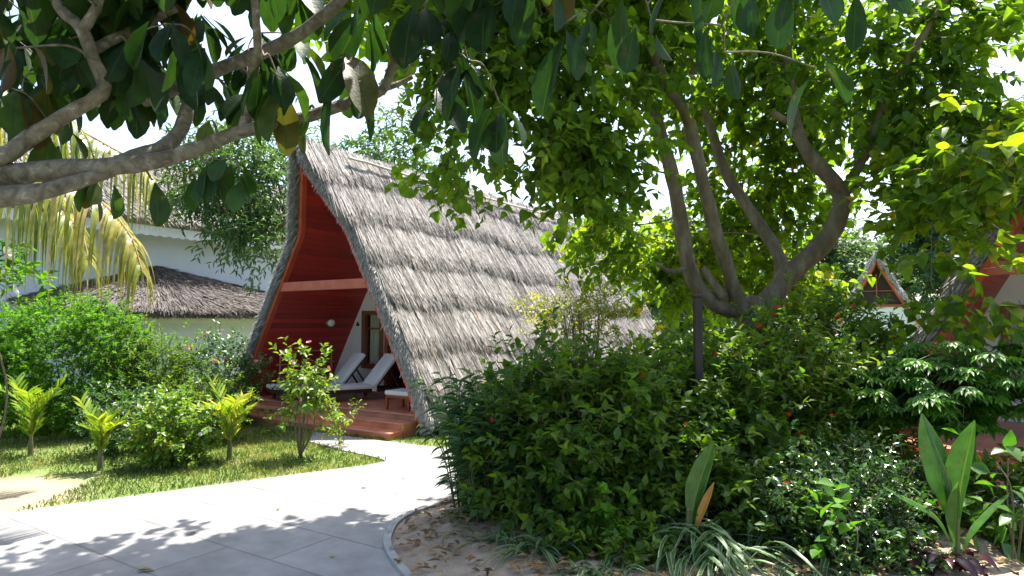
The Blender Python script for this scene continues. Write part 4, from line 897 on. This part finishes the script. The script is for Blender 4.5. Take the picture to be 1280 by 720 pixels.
# variegated strap-leaf clumps
def strapclump(base, n, L, label, spread=.12, m='spider', W=.016, name='spider_plant', group='variegated strap-leaved clumps', arch=1.0):
    root = empty(name, (base[0], base[1], 0), 0, label, 'plant', group); b = Bag()
    for i in range(n):
        az = rs.rand()*6.28; l = L*(.55+.6*rs.rand()); el = .5+.9*rs.rand(); m_ = 9; s0 = np.array([base[0]+rs.normal()*spread, base[1]+rs.normal()*spread*.7, .06])
        t = np.linspace(0, 1, m_); hr = l*(math.cos(el)*t+.35*t*t*arch); zz3 = l*(math.sin(el)*t-.75*arch*t**2.2)
        P = s0+np.c_[np.cos(az+.3*t)*hr, np.sin(az+.3*t)*hr, np.maximum(zz3, -.04+0*t)]; wd = W*(.8+.4*rs.rand())*np.interp(t, [0,.3,.7,1], [.7,1,.8,.05]); s = np.array([-math.sin(az), math.cos(az), 0])
        V = np.stack([P-s*wd[:, None]+[0,0,.004], P, P+s*wd[:, None]+[0,0,.004]], 1).reshape(-1, 3); k = np.arange(m_-1)*3
        b.add(V, [np.stack([k, k+1, k+4, k+3], -1), np.stack([k+1, k+2, k+5, k+4], -1)], rs.rand(), np.tile([1,0,1], m_))
    put(b, 'leaves', M[m], root, smooth=True); return root
q = gnd(885, 715); strapclump((1.38,4.55), 190, .80, 'largest variegated strap-leaved clump, under the browned palm leaf', .15, W=.017, arch=1.15)
strapclump((.22,4.6), 60, .42, 'variegated clump on the sand below the oleander', .08)
strapclump((.0,4.85), 30, .32, 'small variegated clump nearest the curved edging', .07)
strapclump((1.0,4.6), 30, .38, 'small variegated clump just left of the largest one', .07)
strapclump((1.9,4.7), 50, .45, 'variegated clump right of the browned palm leaf', .1)
strapclump((-.42,5.45), 30, .26, 'grassy tuft on the sand at the curve of the edging', .09, 'grass', .006, 'grass_tuft', None)
strapclump((-.25,5.0), 16, .3, 'loose grass tuft by the front of the oleander', .12, 'grass', .005, 'grass_tuft', None)
strapclump((2.75,4.55), 40, .28, 'green strap-leaved plant beside the purple plant', .1, 'bright', .011, 'strap_plant', None, .8)
# purple plant
root = empty('purple_plant', (2.72,4.3,0), 0, 'dark purple leaved plant at the bottom edge', 'plant'); b = Bag(); tb = Bag()
for i in range(9):
    p = np.array([2.72+rs.normal()*.13, 4.35+rs.normal()*.12, .12+.14*rs.rand()]); tube(tb, [(2.72,4.3,0), p], [.006,.003], 4); whorl(b, p, 6, .15, .07, (0,0,.6), .1, 'ovate')
put(b, 'leaves', M['purple'], root); put(tb, 'stems', M['twig'], root)

# coconut seedlings ---------------------------------------------------
def pleated(b, P, side, wd, tint, fold=.45, zig=.06, nacross=13):
    """entire (unsplit) young coconut leaf along path P"""
    n = len(P); u = np.linspace(-1, 1, nacross); T = nrm(np.gradient(P, axis=0)); S = nrm(side-T*(T@side)[:, None]) if side.ndim == 1 else side
    Nn = np.cross(T, S)
    V = P[:, None]+S[:, None]*(u[None, :, None]*wd[:, None, None])+Nn[:, None]*((np.abs(u)*fold)[None, :, None]*wd[:, None, None]+(((np.arange(nacross) % 2)*2-1)*zig)[None, :, None]*wd[:, None, None])
    i = np.arange(n-1)[:, None]; j = np.arange(nacross-1)[None]
    b.add(V.reshape(-1, 3), np.stack([i*nacross+j, i*nacross+j+1, (i+1)*nacross+j+1, (i+1)*nacross+j], -1).reshape(-1, 4), tint, np.tile(np.abs(u), n))
def seedling_broad(base, label, specs, husk=True):
    """specs: (tip offset, bend, half width, material key, tint)"""
    root = empty('coconut_seedling', (base[0], base[1], 0), 0, label, 'palm seedling', 'coconut seedlings')
    for tip, mid, w, mk, tint in specs:
        b = Bag(); s0 = np.array([base[0], base[1], .08]); P = smoothpath([s0, s0+np.array(mid), s0+np.array(tip)], 12); n = len(P); t = np.linspace(0, 1, n)
        wd = w*np.interp(t, [0,.25,.4,.6,.8,.93,1], [.06,.10,.55,1,.85,.4,.05]); side = np.array([1.0, .25, 0]) if abs(tip[0]) < .6*abs(tip[2]) else np.array([.3, 1, 0.])
        pleated(b, P, side, wd, tint); put(b, 'leaf', M[mk], root)
    b = Bag(); tube(b, [(base[0],base[1],0),(base[0],base[1],.2),(base[0]+.01,base[1],.42)], [.022,.018,.01], 8); put(b, 'stem', M['greentwig'], root)
    if husk:
        b = Bag(); th = np.linspace(0, np.pi, 9); tube(b, [(base[0]-.04-.12*math.cos(q), base[1], .06) for q in th], [max(.01, .09*math.sin(q)) for q in th], 12, .03); put(b, 'husk', M['husk'], root, smooth=True)
    return root
seedling_broad((2.93,4.3), 'tall coconut seedling with two broad upright leaves at the lower right', [((-.17,.05,1.02),(-.02,0,.5),.125,'seed',.3),((.15,.0,.98),(.03,.0,.5),.115,'seed',.35),((-.48,.0,.55),(-.12,.0,.34),.06,'seed',.25),((.46,.1,.50),(.10,0,.22),.05,'seed',.4),((-.05,-.1,.6),(-.02,-.02,.3),.06,'seed',.45)])
seedling_broad((1.22,4.55), 'browned coconut seedling leaf standing in the variegated clump', [((.20,.0,.80),(.06,0,.40),.085,'seed',.55),((.19,-.02,.52),(.09,-.02,.28),.035,'brownleaf',.5)], False)
def frond(b, tb, P, L, nl, droop, tintr=(0,1), W=.02, stiff=.5, tip=.35, vshape=.3, rr=.012, fwd=.6):
    n = len(P); T = nrm(np.gradient(P, axis=0)); tube(tb, P, [rr, rr*.35], 6)
    idx = np.linspace(.08, .99, nl)*(n-1)
    for sg in (-1, 1):
        ii = np.clip(idx+rs.normal(size=nl)*.05, 0, n-1.01); j = ii.astype(int); PP = P[j]+(P[j+1]-P[j])*(ii-j)[:, None]; t = T[j]
        s = nrm(np.cross(t, [0,0,1.0]))*sg; up = np.cross(s*sg, t)
        D0 = nrm(t*fwd+s*1.0+up*vshape+rs.normal(size=(nl,3))*.08); l = L*np.interp(ii/(n-1), [0,.2,.6,1], [.6,1,.9,tip])*(.85+.3*rs.rand(nl)); m_ = 7; tt = np.linspace(0, 1, m_)
        tint = tintr[0]+(tintr[1]-tintr[0])*rs.rand(nl)
        dr = droop*(.7+.6*rs.rand(nl))
        Q = PP[:, None]+D0[:, None]*(l[:, None]*(tt-dr[:, None]*.35*tt**2))[..., None]; Q[..., 2] -= (l*dr)[:, None]*tt**1.8
        wv = W*np.interp(tt, [0,.15,.6,1], [.35,1,.8,.05]); sd = nrm(np.cross(D0, nrm(up+rs.normal(size=(nl,3))*.3)))
        V = np.stack([Q-sd[:, None]*wv[None, :, None]/2, Q+sd[:, None]*wv[None, :, None]/2], 2).reshape(-1, 3)
        k = np.arange(m_-1)*2; f = np.stack([k, k+1, k+3, k+2], -1); Fs = (f[None]+(np.arange(nl)*m_*2)[:, None, None]).reshape(-1, 4)
        b.add(V, Fs, np.repeat(tint, m_*2), np.full(nl*m_*2, .5))
def young_palm(base, h, nf, label, spread=.5, tint=(.2,.9), stem=.25, mk='ypalm', lean=None):
    root = empty('young_palm', (base[0], base[1], 0), 0, label, 'palm seedling', 'young palms on the lawn'); tb = Bag()
    tube(tb, [(base[0],base[1],0),(base[0],base[1],stem*.6),(base[0],base[1],stem)], [.035,.03,.018], 9, .05); put(tb, 'stem', M['greentwig'], root)
    for i in range(nf):
        az = i*2.4+rs.rand()*.6; out = spread*(.6+.6*rs.rand()); hh = h*(.75+.35*rs.rand()); s0 = np.array([base[0], base[1], stem*.8])
        tip = s0+[math.cos(az)*out*.8, math.sin(az)*out*.8, (hh-stem)*(.8 if i > 1 else 1.05)]; mid = s0+[math.cos(az)*out*.25, math.sin(az)*out*.25, (hh-stem)*.55]
        b = Bag(); t2 = Bag(); P = smoothpath([s0, mid, tip], 7); frond(b, t2, P, .30*h/1.0, 15, .18, tint, .034, tip=.8, vshape=.5, rr=.007, fwd=1.3)
        fr = put(b, 'frond', M[mk], root); put(t2, 'rib', M['palewood'], root); 
    return root
p = gnd(38, 570); young_palm((p[0],p[1]), 1.0, 7, 'leftmost young palm on the lawn, beside the sandy patch', .55, (.2,.8))
p = gnd(125, 588); young_palm((p[0],p[1]), .80, 6, 'young palm in front of the flowering bush, middle of the three', .3, (.3,.9))
p = gnd(287, 575); young_palm((p[0],p[1]), 1.0, 8, 'bright yellow green young palm in front of the porch steps, rightmost of the three', .42, (.35,1.0))

# coconut palm with drooping yellow fronds at the left
cp = empty('coconut_palm', (-7.4,7.3,0), 0, 'coconut palm with drooping yellowed fronds hanging in at the left edge', 'palm tree')
b = Bag(); crownp = np.array([-6.6,6.9,4.1]); limb(b, [(-7.4,7.3,0),(-7.3,7.2,1.4),(-6.95,7.05,3.0),tuple(crownp)], [.2,.15,.13,.12], 12, .03); put(b, 'trunk', M['bark'], cp, smooth=True)
def cfrond(pts, L, nl, dr, tint): 
    b = Bag(); t2 = Bag(); P = smoothpath([crownp]+[at(*q) for q in pts], 10); frond(b, t2, P, L, nl, dr, tint, .035, vshape=.1, rr=.02); put(b, 'frond', M['palm'], cp); put(t2, 'rib', M['palewood'], cp)
cfrond([(-20,205,6.3),(60,222,6.1),(120,248,6.0),(160,290,5.9),(178,340,5.85)], .62, 70, 1.5, (.3,1))
cfrond([(0,225,6.9),(60,245,6.9),(100,290,6.8),(112,330,6.7)], .6, 50, 1.4, (.1,.8))
cfrond([(60,150,7.6),(140,185,7.6),(185,215,7.6),(203,250,7.6)], .55, 50, 1.5, (.2,.9))
cfrond([(-40,110,6.8),(40,120,6.9),(90,150,7.0),(110,180,7.0)], .6, 46, 1.2, (0,.5))
cfrond([(-160,60,6.5),(-220,100,5.8),(-260,200,5.4)], .7, 46, 1.2, (0,.6))

# left shrubs
shrub('rounded_shrub', (-6.95,10), (-7.0,10,1.05), (1.2,.9,1.0), 430, M['bright'], 'dense rounded bright green shrub in front of the pale building', L=.05, W=.03, per=13, sig=.12, k=8, tl=.08, mod=.18, hollow=.6)
shrub('rounded_shrub', (-5.6,10.2), (-5.65,10.2,.75), (.7,.6,.75), 130, M['hib'], 'darker shrub merged against the right side of the rounded shrub', L=.06, W=.03, per=10, sig=.13)
shrub('rose_bush', (-4.95,10.9), (-4.95,10.9,.72), (.75,.5,.7), 75, M['rose'], 'loose rose bush with pink flowers beside the hut verge', L=.07, W=.045, kind='ovate', per=7, sig=.15, fl=(14,.045,M['pinkpetal'],dict(double=True)), droop=-.2)
shrub('flowering_bush', (-4.05,7.75), (-4.1,7.8,.38), (.38,.3,.36), 60, M['lime'], 'low yellow green bush with cream flowers between the young palms', L=.07, W=.045, kind='ovate', per=7, sig=.09, tl=.12, fl=(8,.035,M['whitepetal'],dict(double=True)), nstem=6)
shrub('flowering_bush', (-4.95,8.5), (-4.95,8.5,.42), (.6,.35,.42), 66, M['rose'], 'low bush with small white flowers behind the middle young palm', L=.06, W=.035, per=7, sig=.1, tl=.12, fl=(11,.024,M['whitepetal'],{}), nstem=6)
shrub('flowering_bush', (-4.3,9.2), (-4.35,9.2,.55), (.6,.35,.4), 50, M['lime'], 'orange tipped bush behind the cream flowers', L=.06, W=.035, per=7, sig=.11, tl=.12, nstem=6)
shrub('sapling', (gx(378,8.2),8.2), (gx(384,8.2),8.2,.88), (.17,.17,.46), 20, M['lime'], 'slender sapling with pink flowers in front of the porch', L=.085, W=.05, kind='ovate', per=5, sig=.09, tl=.2, nstem=6, stemr=.014, fl=(5,.04,M['pinkpetal'],dict(double=True)))
shrub('sapling', (gx(428,9.1),9.1), (gx(430,9.1),9.1,.38), (.22,.2,.2), 10, M['lime'], 'small thin seedling with yellow leaves at the foot of the porch steps', L=.06, W=.03, per=4, sig=.07, tl=.14, nstem=4, stemr=.006)
shrub('rounded_shrub', (-9.4,10.5), (-9.4,10.5,.7), (1.0,.6,.7), 70, M['hib'], 'dark shrub at the left edge behind the leftmost young palm', L=.07, W=.035, per=9, sig=.15)
shrub('frangipani_shrub', (-5.05,6.15), (-5.0,6.15,1.9), (.28,.3,.45), 16, M['bright'], 'shrub with large white flowers at the left edge above the rounded shrub', L=.12, W=.05, kind='ovate', per=5, sig=.12, nstem=5, fl=None)
rt = bpy.data.objects[-1] if False else [o for o in bpy.data.objects if o.name.startswith('frangipani_shrub')][0]
add_flowers(rt, [at(6,318,6.0), at(2,345,5.95), at(16,364,5.9), at(-14,330,6), at(-10,372,6.0)], .075, M['whitepetal'], double=True)
shrub('leafy_seedling', (3.42,4.45), (3.42,4.45,.62), (.24,.25,.34), 11, M['compound'], 'broad-leaved seedling at the right edge in front of the lawn', L=.12, W=.085, kind='ovate', per=2, sig=.08, k=4, tl=.2, nstem=3, stemr=.008)
shrub('leafy_seedling', (2.15,4.2), (2.12,4.25,.45), (.16,.16,.2), 6, M['bright'], 'broad-leaved seedling in front of the low glossy shrub', L=.12, W=.09, kind='ovate', per=2, sig=.06, k=3, tl=.14, nstem=3, stemr=.005)
shrub('ground_shrub', (3.9,5.0), (3.85,5.05,.28), (.45,.3,.3), 46, M['hib'], 'low shrub between the tall coconut seedling and the feathery tree', L=.07, W=.04, kind='ovate', per=7, sig=.1, tl=.12, stemr=.006)
shrub('ground_shrub', (1.95,4.6), (1.95,4.65,.16), (.4,.2,.17), 34, M['hib'], 'low dark plants between the largest striped clump and the purple plant', L=.06, W=.035, kind='ovate', per=7, sig=.08, tl=.1, stemr=.005)
shrub('ground_shrub', (-.35,7.75), (-.3,8.9,.16), (.55,.25,.16), 26, M['lime'], 'low yellow green plants at the right foot of the thatch', L=.06, W=.03, per=6, sig=.1, tl=.12, nstem=3, stemr=.005)

shrub('ground_shrub', (.72,4.5), (.72,4.52,.12), (.30,.16,.14), 26, M['hib'], 'low dark plants between two of the striped clumps near the bottom edge', L=.07, W=.04, kind='ovate', per=7, sig=.08, tl=.1, stemr=.005)
shrub('ground_shrub', (2.35,4.25), (2.33,4.28,.13), (.34,.16,.15), 34, M['gloss'], 'low glossy plants just left of the purple plant at the bottom edge', L=.05, W=.03, per=8, sig=.08, tl=.1, stemr=.005)
strapclump((.55,4.25), 40, .32, 'striped clump nearest the bottom edge on the open sand', .09)
strapclump((2.05,4.2), 50, .36, 'striped clump at the bottom edge in front of the low glossy shrub', .1)
# post standing in the bed
pp = at(872, 400, 5.6); ps = empty('garden_post', (pp[0], pp[1], 0), 0, 'dark square wooden post rising from the shrubs left of the trunk', 'post')
b = Bag(); box(b, -.034, .034, -.034, .034, 0, zz_(372, 5.6)); b.build('shaft', M['post'], ps, bevel=.006)
b = Bag(); z = zz_(372, 5.6); box(b, -.042, .042, -.042, .042, z+.001, z+.03); b.build('cap', M['post'], ps, bevel=.01)

# fallen leaves
b = Bag(); n = 1500; P = np.c_[-.9+4.6*rs.rand(n), 3.9+2.6*rs.rand(n)]; ok = inpoly(P, bed_poly); P = P[ok]; n = len(P)
dist = np.array([np.sqrt(((be-p)**2).sum(1)).min() for p in P]); Zh = .03+np.minimum(.10, dist*.12)+.01
leaves(b, np.c_[P, Zh], np.c_[rs.normal(size=(n,2)), rs.normal(size=n)*.15], np.c_[rs.normal(size=(n,2))*.3, np.ones(n)], .04+.06*rs.rand(n), .025+.03*rs.rand(n), 'small')
tag(b.build('leaf_litter', M['litter']), 'dry fallen leaves scattered on the sandy bed', 'leaf litter', kind='stuff')
for i_, (fx, fy) in enumerate(((455,612),(352,640),(250,668),(505,600),(420,700))):
    p = gnd(fx, fy); b = Bag(); leaves(b, np.array([[-.03,0,.004]]), np.array([[math.cos(i_*2),math.sin(i_*2),.15]]), np.array([[0,.1,1.]]), .06, .03, 'ovate', np.array([.3+.15*i_])); o = b.build('fallen_leaf', M['litter']); o.location = (p[0], p[1], .014)
    tag(o, 'small dry leaf lying on the pale paving', 'leaf', 'dry leaves on the paving')
p = gnd(180, 717); b = Bag(); leaves(b, np.array([[-.05,0,.006]]), np.array([[1,.1,.1]]), np.array([[0,.1,1.]]), .12, .05, 'ovate', np.array([.95])); o = b.build('fallen_leaf', M['litter']); o.location = (p[0], p[1], .014); tag(o, 'single curled fallen leaf on the pale paving', 'leaf')

# grass
b = Bag(); n = 150000
X = -9+10*rs.rand(n); Yv = 5+9*rs.rand(n)**1.2; P = np.c_[X, Yv]; Pj = P+rs.normal(size=(n,2))*.035
hutpoly = [tuple(L1(-2.3,-.45)), tuple(L1(2.3,-.45)), tuple(L1(2.5,12)), tuple(L1(-2.5,12))]
pn = .5+.3*np.sin(P[:, 0]*1.3+P[:, 1]*.7)+.25*np.sin(P[:, 0]*3.1-P[:, 1]*2.3)
sp = gnd(-30, 622)[:2]; bare = np.linalg.norm(P-sp, axis=1) < .95+.25*np.sin(P[:, 0]*9)
ok = ~inpoly(Pj, path_poly) & ~inpoly(P, hutpoly) & ~inpoly(P, bed_poly) & ~bare & (rs.rand(n) < .45+pn*.7)
P = P[ok]
n2 = 30000; Q = np.c_[2.4+5*rs.rand(n2), 3.8+4*rs.rand(n2)]; wk = [tuple(L2(-2.3,-2.05)), tuple(L2(6,-2.05)), tuple(L2(6,6)), tuple(L2(-2.3,6))]
Q = Q[~inpoly(Q, bed_poly) & ~inpoly(Q, wk)]; P = np.concatenate([P, Q]); n = len(P)
pn = np.clip(.5+.22*np.sin(P[:, 0]*1.9+P[:, 1]*.9)+.2*np.sin(P[:, 0]*5.1-P[:, 1]*3.3+np.sin(P[:, 1]*7))+.15*np.sin(P[:, 0]*11+P[:, 1]*9)+rs.normal(size=n)*.22, 0, 1)
D = np.c_[rs.normal(size=(n,2))*.5, np.ones(n)]
leaves(b, np.c_[P, np.zeros(n)], D, np.c_[rs.normal(size=(n,2)), .3*np.ones(n)], .025+.045*rs.rand(n), .006+.006*rs.rand(n), 'mini', pn)
tag(b.build('grass', M['grass']), 'short sunlit lawn grass', 'grass', kind='stuff')

# ------------------------------------------------------------------ light, sky, camera
EL, AZ = 67.0, math.degrees(math.atan2(.50, .84))
w = bpy.data.worlds.new('World'); scene.world = w; w.use_nodes = True; nt = w.node_tree
sky = nt.nodes.new('ShaderNodeTexSky'); sky.sky_type = 'NISHITA'; sky.sun_disc = False; sky.sun_elevation = R(EL); sky.sun_rotation = R(AZ); sky.dust_density = 2.5; sky.air_density = 1.0; sky.ozone_density = .6
bgn = nt.nodes['Background']; bgn.inputs[1].default_value = .12; nt.links.new(sky.outputs[0], bgn.inputs[0])
s = bpy.data.lights.new('sun', 'SUN'); s.energy = 4.3; s.angle = R(.53); s.color = (1.0, .95, .87); so = bpy.data.objects.new('sun', s); col.objects.link(so)
dv = Vector((math.sin(R(AZ))*math.cos(R(EL)), math.cos(R(AZ))*math.cos(R(EL)), math.sin(R(EL)))); so.rotation_euler = dv.to_track_quat('Z', 'Y').to_euler()
cam = bpy.data.cameras.new('camera'); cam.lens = 36*F/1280; cam.sensor_width = 36; cam.clip_end = 600; cam.clip_start = .05
co = bpy.data.objects.new('camera', cam); col.objects.link(co); co.location = (0, 0, H); co.rotation_euler = (math.pi/2+PITCH, 0, 0); scene.camera = co
vs = scene.view_settings; vs.view_transform = 'Standard'; vs.look = 'None'; vs.gamma = 1; vs.exposure = 1.85; vs.use_curve_mapping = False
scene.render.engine = 'CYCLES'
scene.cycles.max_bounces = 8; scene.cycles.transparent_max_bounces = 4; scene.cycles.sample_clamp_indirect = 8
